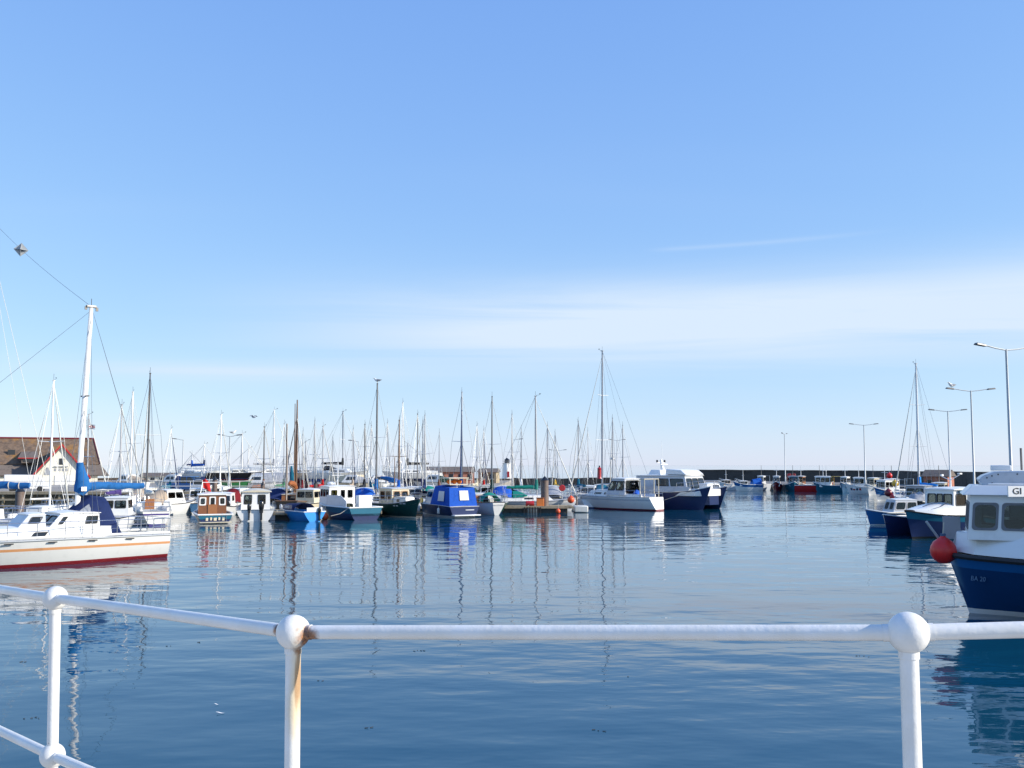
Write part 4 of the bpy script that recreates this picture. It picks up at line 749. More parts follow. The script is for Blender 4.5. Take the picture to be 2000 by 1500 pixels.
rails(P, [(1.2, -2.0, 1.75), (2.6, -1.95, 1.85), (3.7, -1.1, 2.0), (3.9, 0, 2.0), (3.7, 1.1, 2.0), (2.6, 1.95, 1.85), (1.2, 2.0, 1.75)], 0.6)
bars(P, 'mooring_rope', [[(3.2, -2.1, 1.75), (0.5, -2.9, 0.85), (-3.6, -3.1, 0.5)]], 0.025, 'rope')
q = MB(); q.box((3.0, 0, 2.1), (0.9, 0.9, 0.5)); q.build('deck_locker', paint('white'), P, bevel=0.05)
P, h = workboat('small white motor boat half hidden behind the navy catamaran', 1388, 112, 300, 5.5, 2.2, 1.2, 0.95, 0.9, 'white', strake='rubber')
house(P, 'cuddy', -0.6, 1.3, 1.7, 1.3, 0.9, 1.9, 'white', {'F': [(0.1, 0.9, 0.45, 0.85)], 'R': [(0.2, 0.8, 0.45, 0.85)]}, 0, 0.5, 0.08, None, 0.03, 0.06, 'dark_glass'); rails(P, [h.side(x, sg, 0, 0.05) for sg, xs in ((1, (0.5, 1.5, 2.4)), (-1, (2.4, 1.5, 0.5))) for x in xs], 0.55)

# ------------------------------------------------------------------ pontoons, piles, jetty
def pontoon(label, a, b, w=2.0, z=0.42, group='marina pontoons', planks=True):
    a, b = Vector(a), Vector(b); d = b - a; L = d.length; t = thing('pontoon', label, 'pontoon', (a.x, a.y, 0), math.atan2(d.y, d.x), group)
    mb = MB(); mb.box((L / 2, 0, z), (L, w, 0.10)); mb.build('walkway', 'weathered', t, smooth=False)
    mb = MB()
    for s_ in (1, -1): mb.box((L / 2, s_ * (w / 2 + 0.04), z - 0.02), (L + 0.02, 0.075, 0.2))
    mb.build('side_fender', 'weathered', t, smooth=False)
    k = max(2, int(L / 2.6))
    for i in range(k):
        q = MB(); q.box(((i + 0.5) * L / k, 0, z / 2 - 0.16), (L / k * 0.72, w * 0.9, z + 0.22)); q.build('float', 'float_dark', t, smooth=False)
    for i in range(max(1, int(L / 6))):
        for s_ in (1, -1):
            q = MB(); q.tube([(3 + i * 6, s_ * (w / 2 - 0.15), z + 0.05), (3 + i * 6, s_ * (w / 2 - 0.15), z + 0.17)], 0.035, 6); q.tube([(2.85 + i * 6, s_ * (w / 2 - 0.15), z + 0.17), (3.15 + i * 6, s_ * (w / 2 - 0.15), z + 0.17)], 0.03, 6); q.build('cleat', 'galv', t)
    return t
G = lambda px, Y: (at(px, Y).x, Y)
pontoon('long main pontoon running behind the front row of motor boats', G(235, 82), G(965, 86), 2.2)
pontoon('pontoon with orange box in front of the grey yacht with green covers', G(962, 83.6), G(1118, 83.6), 2.0, 0.5)
pontoon('short finger pontoon between the outboard boat and the bright blue boat', G(553, 72), G(556, 81), 1.3)
pontoon('finger pontoon beside the dark green boat', G(731, 75), G(733, 83), 1.0)
pontoon('low finger pontoon between the white hard top yacht and the catamaran', G(1268, 88), G(1300, 94), 1.2)
pontoon('far cross pontoon among the yacht masts', G(560, 98), G(1230, 102), 2.0)
q = thing('pontoon_end_float', 'white float at the end of the pontoon beside the hard top yacht', 'float', (*G(1134, 84), 0)); m_ = MB(); m_.box((0, 0, 0.30), (1.15, 1.9, 0.55)); m_.build('float_block', paint('offwhite'), q, bevel=0.08); m_ = MB(); m_.tube([(-0.3, 0.5, 0.58), (-0.3, 0.5, 1.35)], 0.07, 8); m_.build('bollard', 'pile_steel', q)
def pile(label, px, Y, top, r=0.2):
    z = zat(top, Y); t = thing('mooring_pile', label, 'pile', (*G(px, Y), -0.8), 0, 'steel piles holding the pontoons')
    m_ = MB(); m_.tube([(0, 0, 0), (0, 0, z + 0.62)], r, 14); m_.build('tube', 'pile_steel', t); m_ = MB(); m_.lathe([(r * 1.05, 0), (r * 0.8, 0.12), (0.02, 0.36)], 14, (0, 0, z + 0.62)); m_.build('cone_cap', 'plastic_black', t)
    m_ = MB(); m_.tube([(0, 0, 0.5), (0, 0, 1.25)], r * 1.04, 14); m_.build('weed_band', 'weed', t); m_ = MB(); m_.lathe([(r * 1.15, -0.05), (r * 1.5, -0.05), (r * 1.5, 0.05), (r * 1.15, 0.05)], 14, (0, 0, 1.30)); m_.build('guide_collar', 'galv', t)
pile('grey pile rising behind the orange striped yacht', 37, 66, 955, 0.30); pile('brown pile behind the roof of the brown wheelhouse boat', 418, 83, 934, 0.21); pile('dark pile behind the outboard boat beside the timber jetty', 512, 84, 944, 0.17)
pile('tall thick pile beside the orange box', 1064, 83.4, 934, 0.33); pile('short pale pile at the pontoon corner by the round stern boat', 966, 83, 966, 0.2); pile('dark pile behind the navy fishing boat', 616, 92, 941, 0.18)
q = thing('storage_box', 'orange storage box on the pontoon beside the thick pile', 'box', (*G(1055, 83.1), 0.55)); m_ = MB(); m_.box((0, 0, 0.33), (0.62, 0.6, 0.66)); m_.build('box_body', paint('orange'), q, bevel=0.03); m_ = MB(); m_.box((0, 0, 0.69), (0.68, 0.66, 0.06)); m_.build('lid', paint('rust'), q, bevel=0.02)
q = thing('red_barrel', 'small red drum lying on the pontoon beside the orange box', 'drum', (*G(1035, 82.9), 0.78)); m_ = MB(); m_.lathe([(0.001, -0.35), (0.21, -0.35), (0.23, -0.3), (0.21, 0), (0.23, 0.3), (0.21, 0.35), (0.001, 0.35)], 14, (0, 0, 0), 0, 'X'); m_.build('drum_body', paint('red'), q); m_ = MB(); m_.box((0, 0, -0.22), (0.5, 0.3, 0.06)); m_.build('chock', 'weathered', q)
q = thing('fender_rack', 'black slatted fender panel hanging on the pontoon under the red drum', 'fender', (*G(1040, 82.45), 0.0)); 
for i in range(7): m_ = MB(); m_.box((-0.66 + 0.22 * i, 0, 0.18), (0.12, 0.1, 0.62)); m_.build('slat', 'tyre', q, smooth=False)
m_ = MB(); m_.box((0, 0.06, 0.42), (1.55, 0.04, 0.08)); m_.build('batten', 'weathered', q, smooth=False)
fender('pink buoy hanging from the bow of the grey yacht with green covers', at(1115, 85.6, 1.0), 0.31, 'fend_orange', line=0.3); fender('small red buoy floating under the pontoon by the thick pile', at(1090, 82.0, 0.18), 0.2, 'fend_orange', line=0.35)
q = thing('lifebuoy_stand', 'red lifebuoy housing on the pontoon among the masts', 'lifebuoy', (*G(1098, 88), 0.0)); m_ = MB(); m_.lathe([(0.001, -0.08), (0.25, -0.08), (0.29, 0), (0.25, 0.08), (0.001, 0.08)], 18, (0, 0, 1.95), 0, 'Y'); m_.build('housing', paint('red'), q); m_ = MB(); m_.tube([(0, 0.1, -0.3), (0, 0.1, 1.95)], 0.05, 6); m_.build('post', 'galv', q)
# timber jetty on the left
t = thing('timber_jetty', 'weathered timber jetty on posts behind the left yachts', 'jetty', (*G(-70, 88), 0)); x1 = G(560, 88)[0] - G(-70, 88)[0]
for nm, zz, yy, th, w_ in (('deck_edge_beam', 1.5, -0.75, 0.18, 0.12), ('waling', 0.95, -0.78, 0.16, 0.1), ('waling', 0.4, -0.78, 0.16, 0.1), ('deck_edge_beam', 1.5, 0.75, 0.18, 0.12)):
    m_ = MB(); m_.box((x1 / 2, yy, zz), (x1, w_, th)); m_.build(nm, 'weathered', t, smooth=False)
m_ = MB(); m_.box((x1 / 2, 0, 1.62), (x1, 1.6, 0.06)); m_.build('deck', 'weathered', t, smooth=False)
k = int(x1 / 1.25); post = None
for i in range(k + 1):
    if post is None:
        m_ = MB(); m_.box((0, 0, 0.35), (0.17, 0.17, 2.5)); post = m_.build('post', 'weathered', t, smooth=False); o = post
    else: o = post.copy(); COL.objects.link(o); o.parent = t
    o.location = (i * 1.25 + random.uniform(-0.08, 0.08), -0.62, 0); o.rotation_euler.z = random.uniform(-0.1, 0.1)
m_ = MB(); m_.box((x1 / 2, 1.0, 0.6), (x1, 0.1, 1.9)); m_.build('back_boarding', 'weathered', t, smooth=False)
m_ = MB(); n = int(x1 / 2.2)
for i in range(n + 1): m_.tube([(i * x1 / n, 0.6, 1.6), (i * x1 / n, 0.6, 2.55)], 0.03, 5)
for zz in (2.1, 2.55): m_.tube([(0, 0.6, zz), (x1, 0.6, zz)], 0.03, 5)
m_.build('hand_rail', 'mast_white', t)

# ------------------------------------------------------------------ yachts deeper in the marina: label, mast column, masthead row, distance, length, heading, options
YS = [
 ('white masted yacht behind the orange striped yacht beside the red gable', 106, 744, 62, 8.2, 95, dict(cover=None, mast='mast_white', hull='white')),
 ('small yacht with thin bare mast between the red gable and the flag', 175, 810, 76, 7.0, 75, dict(cover=None, mast='alu', hull='cream', r=0.06)),
 ('yacht with twin dark shrouds and purple cover behind the blue boom end', 239, 791, 74, 7.6, 92, dict(cover='purple', mast='alu', hull='white')),
 ('white yacht with thick white mast leaning beside the dark mast', 260, 766, 79, 8.0, 100, dict(cover='palegrey', mast='mast_white', hull='white', r=0.1)),
 ('cream yacht with dark mast and brown washboards in its hatch', 293, 730, 70, 8.6, 118, dict(cover='offwhite', mast='alu_dark', hull='offwhite', boot='purple', stripe='purple', r=0.085)),
 ('yacht with tall pale mast and white cover behind the outboard boat', 433, 810, 91, 8.0, 86, dict(cover='offwhite', mast='mast_white', hull='palegrey', r=0.085)),
 ('yacht with brown cover behind the grey storage tent', 517, 834, 97, 7.4, 80, dict(cover='brown', mast='alu_dark', hull='white')),
 ('navy yacht with bare mast among the wooden masts', 615, 822, 104, 7.6, 96, dict(cover=None, mast='alu', hull='navy')),
 ('white yacht with red boom cover behind the navy fishing boat', 632, 833, 99, 7.2, 70, dict(cover='red', mast='alu', hull='white')),
 ('small tan hulled yacht with short mast behind the white wheelhouse', 650, 856, 106, 6.6, 110, dict(cover=None, mast='alu', hull='tan', r=0.06)),
 ('white yacht with black cover and twin spreaders left of the gull topped mast', 713, 829, 93, 7.8, 90, dict(cover='black', mast='alu_dark', hull='white', spread=2)),
 ('blue hulled yacht with slim mast beside the gull topped mast', 725, 831, 97, 7.6, 265, dict(cover='teal', mast='alu', hull='blue', r=0.065)),
 ('white yacht with a gull on its thick masthead and deep blue cover', 737, 750, 84.5, 8.8, 98, dict(cover='midblue', mast='alu_dark', hull='white', r=0.11, boom=2.9)),
 ('green hulled ketch style yacht with wooden mast above the dark green boat', 780, 821, 88, 7.8, 93, dict(cover='blue', mast='mast_wood', hull='darkgreen', r=0.10, radar=True)),
 ('white yacht with pale mast and grey hood just right of the wooden mast', 787, 787, 94, 8.2, 88, dict(cover='grey', mast='mast_white', hull='white', hood='grey')),
 ('white yacht with bare dark mast left of the blue canopy', 816, 809, 96, 7.8, 84, dict(cover=None, mast='alu_dark', hull='white', r=0.07)),
 ('maroon hulled yacht with purple cover left of the blue canopy', 826, 821, 105, 7.4, 97, dict(cover='purple', mast='alu', hull='maroon')),
 ('white yacht with wide spreaders and navy cover behind the blue canopy boat', 830, 811, 90, 8.0, 92, dict(cover='navy', mast='alu', hull='white', hood='navy')),
 ('white yacht with mid blue cover and dark forestay right of the blue canopy', 902, 766, 86, 8.6, 271, dict(cover='midblue', mast='alu', hull='white', r=0.09, jib='navy')),
 ('pale yacht with thin mast in front of the brick house', 932, 831, 106, 7.2, 80, dict(cover='cream', mast='alu', hull='palegrey', r=0.06)),
 ('dark green yacht with curved mast and wide spreaders before the lighthouse', 961, 775, 85.5, 8.4, 92, dict(cover='darkgreen', mast='alu_dark', hull='darkgreen', r=0.085, jib='palegrey')),
 ('white yacht with blue hood and bare mast right of the lighthouse', 1000, 809, 96, 7.8, 87, dict(cover=None, mast='alu', hull='white', hood='royal')),
 ('navy yacht with white jib rolled on its stay beside the grey yacht', 1069, 832, 97, 7.6, 95, dict(cover='navy', mast='alu', hull='navy', jib='white')),
 ('white yacht with teal cover between the red lifebuoy and the hard top yacht', 1129, 823, 96, 7.8, 100, dict(cover='teal', mast='alu', hull='white', hood='palegrey')),
 ('white yacht with radar dome on its mast behind the hard top yacht', 1196, 817, 101, 8.0, 90, dict(cover='offwhite', mast='alu', hull='white', radar=True)),
 ('blue yacht with orange cover behind the stern gantry of the hard top yacht', 1216, 831, 104, 7.4, 85, dict(cover='orange', mast='alu', hull='midblue')),
]
for (lb, px, top, Y, L, hd, k) in YS:
    P, h = yacht(lb, px, top, Y, L, hd, **k)
    if 'washboards' in lb:
        q = MB(); q.box((-0.135 * L, 0, h.fm + 0.32), (0.05, 0.62, 0.85)); q.build('washboard', paint('wood'), P, smooth=False)
        q = MB(); q.lathe([(0.16, -0.05), (0.26, -0.05), (0.26, 0.05), (0.16, 0.05)], 16, (-L / 2 + 0.1, -0.7, h.fs + 0.5), 0, 'X'); q.build('lifebuoy', paint('white'), P)
XS = [('thin masted white yacht beside the long white boat store', 335, 838, 99, 6.8, 90, dict(cover='teal', hull='white', mast='mast_white', r=0.055)),
 ('cream yacht with green cover between the ketch and the storage tent', 556, 828, 102, 7.0, 84, dict(cover='green', hull='cream', r=0.06)), ('grey yacht with maroon cover right of the old ketch', 592, 842, 100, 6.8, 98, dict(cover='maroon', hull='palegrey', r=0.055)),
 ('white yacht with tan cover left of the twin spreader yacht', 690, 838, 103, 7.0, 93, dict(cover='tan', hull='white', r=0.06)), ('teal yacht with thin mast right of the gull topped mast', 757, 826, 101, 7.2, 88, dict(cover='offwhite', hull='teal', r=0.06)),
 ('small white yacht with brown hood behind the canopy boat roof box', 858, 845, 104, 6.8, 95, dict(cover='brown', hull='white', hood='brown', r=0.055)), ('white yacht with red hood in front of the mustard shed', 945, 840, 100, 6.8, 85, dict(cover='red', hull='white', hood='red', r=0.055)),
 ('black yacht with white cover right of the lighthouse', 1018, 838, 104, 7.0, 92, dict(cover='white', hull='black', r=0.06)), ('pale yacht with yellow cover left of the red lifebuoy housing', 1084, 846, 103, 6.6, 96, dict(cover='yellow', hull='palegrey', r=0.055)), ('cream yacht with black hood right of the teal covered yacht', 1148, 842, 105, 6.8, 84, dict(cover='black', hull='cream', hood='black', r=0.055))]
for i, (lb, px, top, Y, L, hd, k) in enumerate(XS): yacht(lb, px, top, Y, L, hd, jib=('navy', 'grey', 'offwhite')[i % 3], **k)
# old gaff ketch with wooden masts and brown sails
P = place('gaff_ketch', 'old gaff ketch with bundled wooden masts and furled brown sails', 'sailing boat', 573, 83, 95); h = Hull(P, 8.6, 2.8, 1.5, 1.0, 1.15, 0.7, 'black', 'red', 'maroon', strake='mast_wood', sr=0.05, tr=0.6, bul=0.2)
house(P, 'deckhouse', -1.6, 1.4, 1.6, 1.3, 0.9, 1.55, 'wood', {'L': [(0.2, 0.4, 0.3, 0.8), (0.6, 0.8, 0.3, 0.8)], 'B': [(0.3, 0.7, 0.2, 0.9)]}, 0, 0.1, 0.05, 'cream', 0.06, 0.06, 'dark_glass')
for nm, x_, y_, tpp, r_ in (('main_mast', 1.3, 0.0, 779, 0.10), ('topmast', 1.05, 0.12, 787, 0.06), ('mizzen_mast', -2.6, 0.25, 830, 0.08)):
    m_ = MB(); z_ = zat(tpp, 83); m_.tube([(x_, y_, 0.9), (x_, y_, z_ * 0.6), (x_ - 0.08, y_ * 1.2, z_)], [r_, r_, r_ * 0.5], 8); m_.build(nm, 'mast_wood', P)
m_ = MB(); m_.tube([(1.25, 0.0, 1.9), (-2.3, 0.1, 2.35)], 0.06, 7); m_.build('boom', 'mast_wood', P); m_ = MB(); m_.tube([(1.1, 0.0, 2.05), (0, 0.05, 2.4), (-1.2, 0.08, 2.5), (-2.2, 0.1, 2.45)], [0.2, 0.26, 0.22, 0.1], 9); m_.build('furled_sail', cloth('rust'), P)
m_ = MB(); m_.tube([(1.2, 0.25, 2.3), (1.0, 0.32, 3.1), (0.9, 0.35, 3.9)], [0.22, 0.18, 0.08], 9); m_.build('sail_bundle', cloth('teal'), P)
zz = zat(779, 83); lines(P, 'shrouds', [[(1.3 + dx, sg * 1.3, 1.1), (1.22, 0, zz * 0.85)] for sg in (1, -1) for dx in (-0.5, 0, 0.5)] + [[(4.4, 0, 1.5), (1.2, 0, zz * 0.97)], [(5.2, 0, 1.7), (1.2, 0, zz * 0.8)], [(-4.2, 0, 1.2), (-2.6, 0.25, zat(830, 83))]], 0.016)
m_ = MB(); m_.tube([(3.9, 0, 1.45), (5.4, 0, 1.75)], [0.08, 0.05], 7); m_.build('bowsprit', 'mast_wood', P)
# more motor boats in the second row so that the berths are filled
def cruiser(label, px, Y, hd, L, hullc, cabc='white', cover=None, roofc=None, grp='motor boats in the second row'):
    P, h = workboat(label, px, Y, hd, L, L * 0.36, 1.15, 0.9, 0.85, hullc, strake='rubber', group=grp)
    house(P, 'cabin', -0.15 * L, 0.22 * L, L * 0.27, L * 0.22, 0.85, 1.95, cabc, {f: [(0.08, 0.46, 0.45, 0.86), (0.54, 0.92, 0.45, 0.86)] for f in 'RLFB'}, 0, 0.4, 0.08, roofc, 0.06, 0.07, 'glass', ('rubber', 0.025))
    if cover:
        q = MB(); q.grid([[(-0.46 * L + 0.30 * L * i / 4, L * 0.16 * math.cos(math.pi * j / 8), 0.9 + (0.35 + 0.2 * i) * math.sin(math.pi * j / 8) ** 0.6) for j in range(9)] for i in range(5)]); q.build('cockpit_cover', cloth(cover), P)
    rails(P, [h.side(x * L, sg, 0, 0.05) for sg, xs in ((1, (0.1, 0.25, 0.4)), (-1, (0.4, 0.25, 0.1))) for x in xs], 0.5, 0.016)
    return P
for a in (('white cabin boat with cream buckets on deck behind the navy tent', 228, 62, 100, 6.4, 'white', 'white', None, None), ('white cruiser with tan inflatable cover left of the brown wheelhouse', 330, 80, 60, 5.6, 'white', 'white', 'tan', None),
          ('grey cabin boat under the jetty rail behind the outboard boat', 548, 84, 85, 6.0, 'palegrey', 'white', 'navy', 'white'), ('cream cabin boat with boxy wheelhouse behind the bright blue boat', 605, 82, 75, 6.2, 'cream', 'cream', None, 'white'),
          ('white cruiser with blue cockpit cover left of the dark green boat', 712, 86, 95, 6.4, 'white', 'white', 'blue', None), ('navy cruiser with white cabin between the dark green boat and the blue canopy', 808, 90, 280, 6.4, 'navy', 'white', 'royal', None),
          ('small white cruiser with green cover right of the blue canopy boat', 915, 90, 95, 6.0, 'white', 'offwhite', 'darkgreen', None), ('white cruiser with royal blue cover in front of the lighthouse', 985, 93, 80, 6.4, 'white', 'white', 'royal', None),
          ('grey cruiser with open white cabin left of the hard top yacht', 1148, 95, 265, 6.6, 'palegrey', 'white', None, 'white'), ('tan cruiser with orange cover behind the stern gantry', 1243, 103, 90, 6.2, 'tan', 'cream', 'orange', None)):
    cruiser(*a)
for a in (('open white launch with tan cover left of the pickup', 285, 86, 70, 5.2, 'white', 'offwhite', 'tan', None), ('pale blue cruiser tied beside the jetty posts', 385, 84, 110, 5.4, 'dimblue', 'white', None, None), ('white cruiser with maroon cover squeezed beside the outboard boat', 468, 84, 65, 5.4, 'white', 'white', 'maroon', None),
          ('cream launch with wood brown cabin roof by the ketch stern', 632, 88, 100, 5.4, 'offwhite', 'cream', None, 'wood'), ('white launch with yellow cover behind the fishing boat shelter', 655, 92, 82, 5.2, 'white', 'white', 'yellow', None), ('grey launch with black cover between the wooden mast and the white mast', 770, 95, 95, 5.6, 'palegrey', 'white', 'black', None),
          ('white launch with sea green cover behind the canopy boat bow', 838, 94, 88, 5.4, 'white', 'white', 'seagreen', None), ('small cream cruiser in front of the mustard shed', 950, 97, 100, 5.6, 'cream', 'white', None, 'cream'), ('white launch with grey cover behind the thick pile', 1078, 94, 92, 5.6, 'white', 'white', 'grey', None), ('pale launch with teal cover left of the radar dome yacht', 1175, 101, 85, 5.6, 'palegrey', 'offwhite', 'teal', None)):
    cruiser(*a, grp='small launches filling the inner berths')
# ------------------------------------------------------------------ boatyard: boats ashore, cars, buildings
for (lb, px, top, Y, L, hd, k) in (
 ('black hulled yacht propped up ashore above the green boat', 474, 847, 124, 7.4, 20, dict(cover=None, hull='black', cabin='offwhite', mast='mast_white')),
 ('short white yacht propped up ashore beside the black hulled one', 486, 876, 128, 6.0, 15, dict(cover=None, hull='white', mast='mast_white', spread=1)),
 ('white yacht ashore with blue keel and black sail cover on its boom', 671, 804, 120, 7.6, 345, dict(cover='black', hull='white', bottom='blue', hood='black')),
 ('tan undersided yacht ashore behind the old ketch masts', 598, 862, 122, 7.6, 10, dict(cover=None, hull='tan', cabin='white')),
 ('white yacht ashore with dark tent frame right of the wooden mast', 796, 866, 121, 7.4, 200, dict(cover='black', hull='white', bottom='navy', boot='navy')),
 ('tall white masted yacht ashore beside the grey storage tent', 537, 801, 126, 7.2, 30, dict(cover='grey', hull='white', mast='mast_white')),
 ('old white yacht ashore behind the parked blue pickup', 400, 868, 130, 6.4, 40, dict(cover='navy', hull='white', mast='mast_white')),
 ('small white yacht ashore beside the single armed lamp post', 375, 886, 128, 6.0, 150, dict(cover='blue', hull='white', mast='mast_white')),
 ):
    yacht(lb, px, top, Y, L, hd, ashore=2.22, group='yachts propped up ashore in the boatyard', rail=True, **k)
P = place('wooden_hull', 'long bright green wooden boat hull lying ashore behind the piles', 'boat', 452, 113, 8, None, 1.45); h = Hull(P, 4.6, 1.8, 0.85, 0.62, 0.7, 0.55, 'green', 'green', 'black', strake='weathered', sr=0.05, tr=0.7, bul=0.2)
q = MB(); [q.box((x, 0, -0.55), (0.25, 1.6, 0.2)) for x in (-1.3, 1.3)]; q.box((0, 0, -0.6), (3.2, 0.2, 0.1)); q.build('support_block', 'weathered', P, smooth=False)
P = place('storage_tent', 'grey storage tent standing in the boatyard', 'tent', 533, 119, 12, None, 0.8); q = MB(); rows = [[(x, 1.7 * math.cos(math.pi * j / 10), 2.25 * math.sin(math.pi * j / 10) ** 0.7) for j in range(11)] for x in (-2.1, -1.4, 0, 1.4, 2.1)]; q.grid(rows); q.add(rows[0], [tuple(range(11))]); q.add(rows[-1], [tuple(range(11))]); q.build('tent_skin', cloth('grey'), P)
q = MB(); q.box((0, 0, 0.05), (4.3, 3.6, 0.1)); q.build('ground_frame', 'galv', P, smooth=False)
def speedboat(lb, px, Y, hd, col, cov): 
    P = place('trailer_boat', lb, 'boat', px, Y, hd, 'small boats on trailers', 1.35); h = Hull(P, 5.4, 2.0, 0.75, 0.6, 0.6, 0.35, col, col, col, strake='rubber', full=0.25)
    house(P, 'cuddy', -0.5, 1.4, 1.6, 1.1, 0.58, 1.4, 'white', {'F': [(0.08, 0.92, 0.3, 0.85)], 'L': [(0.15, 0.85, 0.4, 0.85)], 'R': [(0.15, 0.85, 0.4, 0.85)]}, 0, 0.6, 0.1, None, 0.02, 0.05, 'dark_glass')
    if cov: q = MB(); q.grid([[(-2.5 + 2.0 * i / 4, 0.85 * math.cos(math.pi * j / 8), 0.6 + (0.3 + 0.12 * i) * math.sin(math.pi * j / 8)) for j in range(9)] for i in range(5)]); q.build('cover', cloth(cov), P)
    q = MB(); q.box((0, 0, -0.3), (4.4, 0.12, 0.1)); q.box((-0.5, 0, -0.32), (0.1, 1.9, 0.08)); q.build('trailer_frame', 'galv', P, smooth=False)
    for s_ in (1, -1): q = MB(); q.lathe([(0.05, -0.09), (0.24, -0.09), (0.27, 0), (0.24, 0.09), (0.05, 0.09)], 14, (-0.5, s_ * 1.0, -0.28), 0, 'Y'); q.build('wheel', 'tyre', P)
    outboard(P, -2.7, 0, 0.35, 0.8)
speedboat('white cuddy boat on a trailer left of the storage tent', 505, 114, 190, 'white', None); speedboat('white speedboat with navy cover ashore behind the cream dark masted yacht', 340, 118, 170, 'white', 'navy'); speedboat('white speedboat with blue cover ashore left of the blue canopy', 742, 117, 200, 'white', 'blue'); speedboat('pale speedboat on a trailer below the lifeboat house', 250, 122, 160, 'palegrey', 'tan'); speedboat('cream speedboat with grey cover on a trailer behind the fishing boat', 690, 114, 185, 'cream', 'grey'); speedboat('white speedboat with green cover on a trailer near the brick house', 850, 119, 175, 'white', 'darkgreen')
def car(name, lb, cat, px, Y, hd, col, prof, L, W, cab):
    P = place(name, lb, cat, px, Y, hd, 'vehicles parked in the boatyard', 0.8)
    q = MB(); q.extr(prof, -W / 2, W / 2); q.build('body', paint(col), P, bevel=0.06)
    g = MB(); g.extr(cab, -W / 2 + 0.07, W / 2 - 0.07); g.build('window_band', 'dark_glass', P, bevel=0.03)
    xs = [c[0] for c in cab]; zt = max(c[1] for c in cab); r_ = MB(); tx = [c[0] for c in cab if c[1] > zt - 0.05]
    r_.box(((max(tx) + min(tx)) / 2, 0, zt + 0.02), (max(tx) - min(tx) + 0.1, W - 0.2, 0.07)); r_.build('roof', paint(col), P, bevel=0.03)
    pl = MB()
    for i, x in enumerate((min(xs) + 0.12, sum(xs) / len(xs), max(xs) - 0.35)):
        for s_ in (1, -1): p = MB(); p.box((x, s_ * (W / 2 - 0.055), (zt + 0.92) / 2), (0.08, 0.03, zt - 0.92)); p.build('pillar', paint(col), P, smooth=False)
    for x in (-L * 0.31, L * 0.31):
        for s_ in (1, -1):
            w = MB(); w.lathe([(0.2, -0.11), (0.33, -0.11), (0.35, -0.05), (0.35, 0.05), (0.33, 0.11), (0.2, 0.11)], 16, (x, s_ * (W / 2 - 0.09), 0.35), 0, 'Y'); wo = w.build('wheel', 'tyre', P)
            w = MB(); w.lathe([(0.001, -0.1), (0.21, -0.09), (0.21, 0.09), (0.001, 0.1)], 12, (x, s_ * (W / 2 - 0.09), 0.35), 0, 'Y'); w.build('rim', 'alu', wo)
    for s_ in (1, -1):
        l = MB(); l.box((L / 2 - 0.04, s_ * (W / 2 - 0.25), 0.78), (0.08, 0.32, 0.16)); l.build('headlight', 'alu', P, bevel=0.02); l = MB(); l.box((-L / 2 + 0.02, s_ * (W / 2 - 0.15), 0.85), (0.06, 0.16, 0.24)); l.build('tail_light', paint('red'), P, bevel=0.02)
pick = [(-2.6, 0.4), (2.6, 0.4), (2.62, 0.85), (1.5, 1.08), (0.6, 1.12), (-2.62, 1.12)]; pcab = [(-0.9, 1.1), (1.35, 1.1), (0.55, 1.78), (-0.75, 1.82)]
car('pickup_truck', 'blue grey pickup truck parked above the brown wheelhouse boat', 'pickup', 371, 113, 345, 'midblue', pick, 5.2, 1.85, pcab)
hb = [(-2.0, 0.35), (2.0, 0.35), (2.02, 0.75), (1.1, 0.95), (-2.0, 1.0)]; hcab = [(-1.85, 0.96), (1.15, 0.94), (0.45, 1.48), (-1.45, 1.5)]
car('parked_car', 'white hatchback parked beside the blue grey pickup', 'car', 411, 112, 350, 'white', hb, 4.0, 1.75, hcab)
van = [(-2.4, 0.35), (2.4, 0.35), (2.42, 0.9), (1.9, 1.15), (1.35, 2.0), (-2.4, 2.05)]; vcab = [(0.6, 1.2), (1.75, 1.2), (1.32, 1.82), (0.6, 1.85)]
def sited(name, lb, px, Y, hd, z=0.8, cat='building'): return place(name, lb, cat, px, Y, hd, None, z)
car('panel_van', 'white panel van parked left of the lifeboat house gable', 'van', 52, 118, 20, 'white', van, 4.8, 1.9, vcab)
car('panel_van', 'cream panel van parked behind the cream speedboat', 'van', 668, 118, 160, 'cream', van, 4.8, 1.9, vcab)

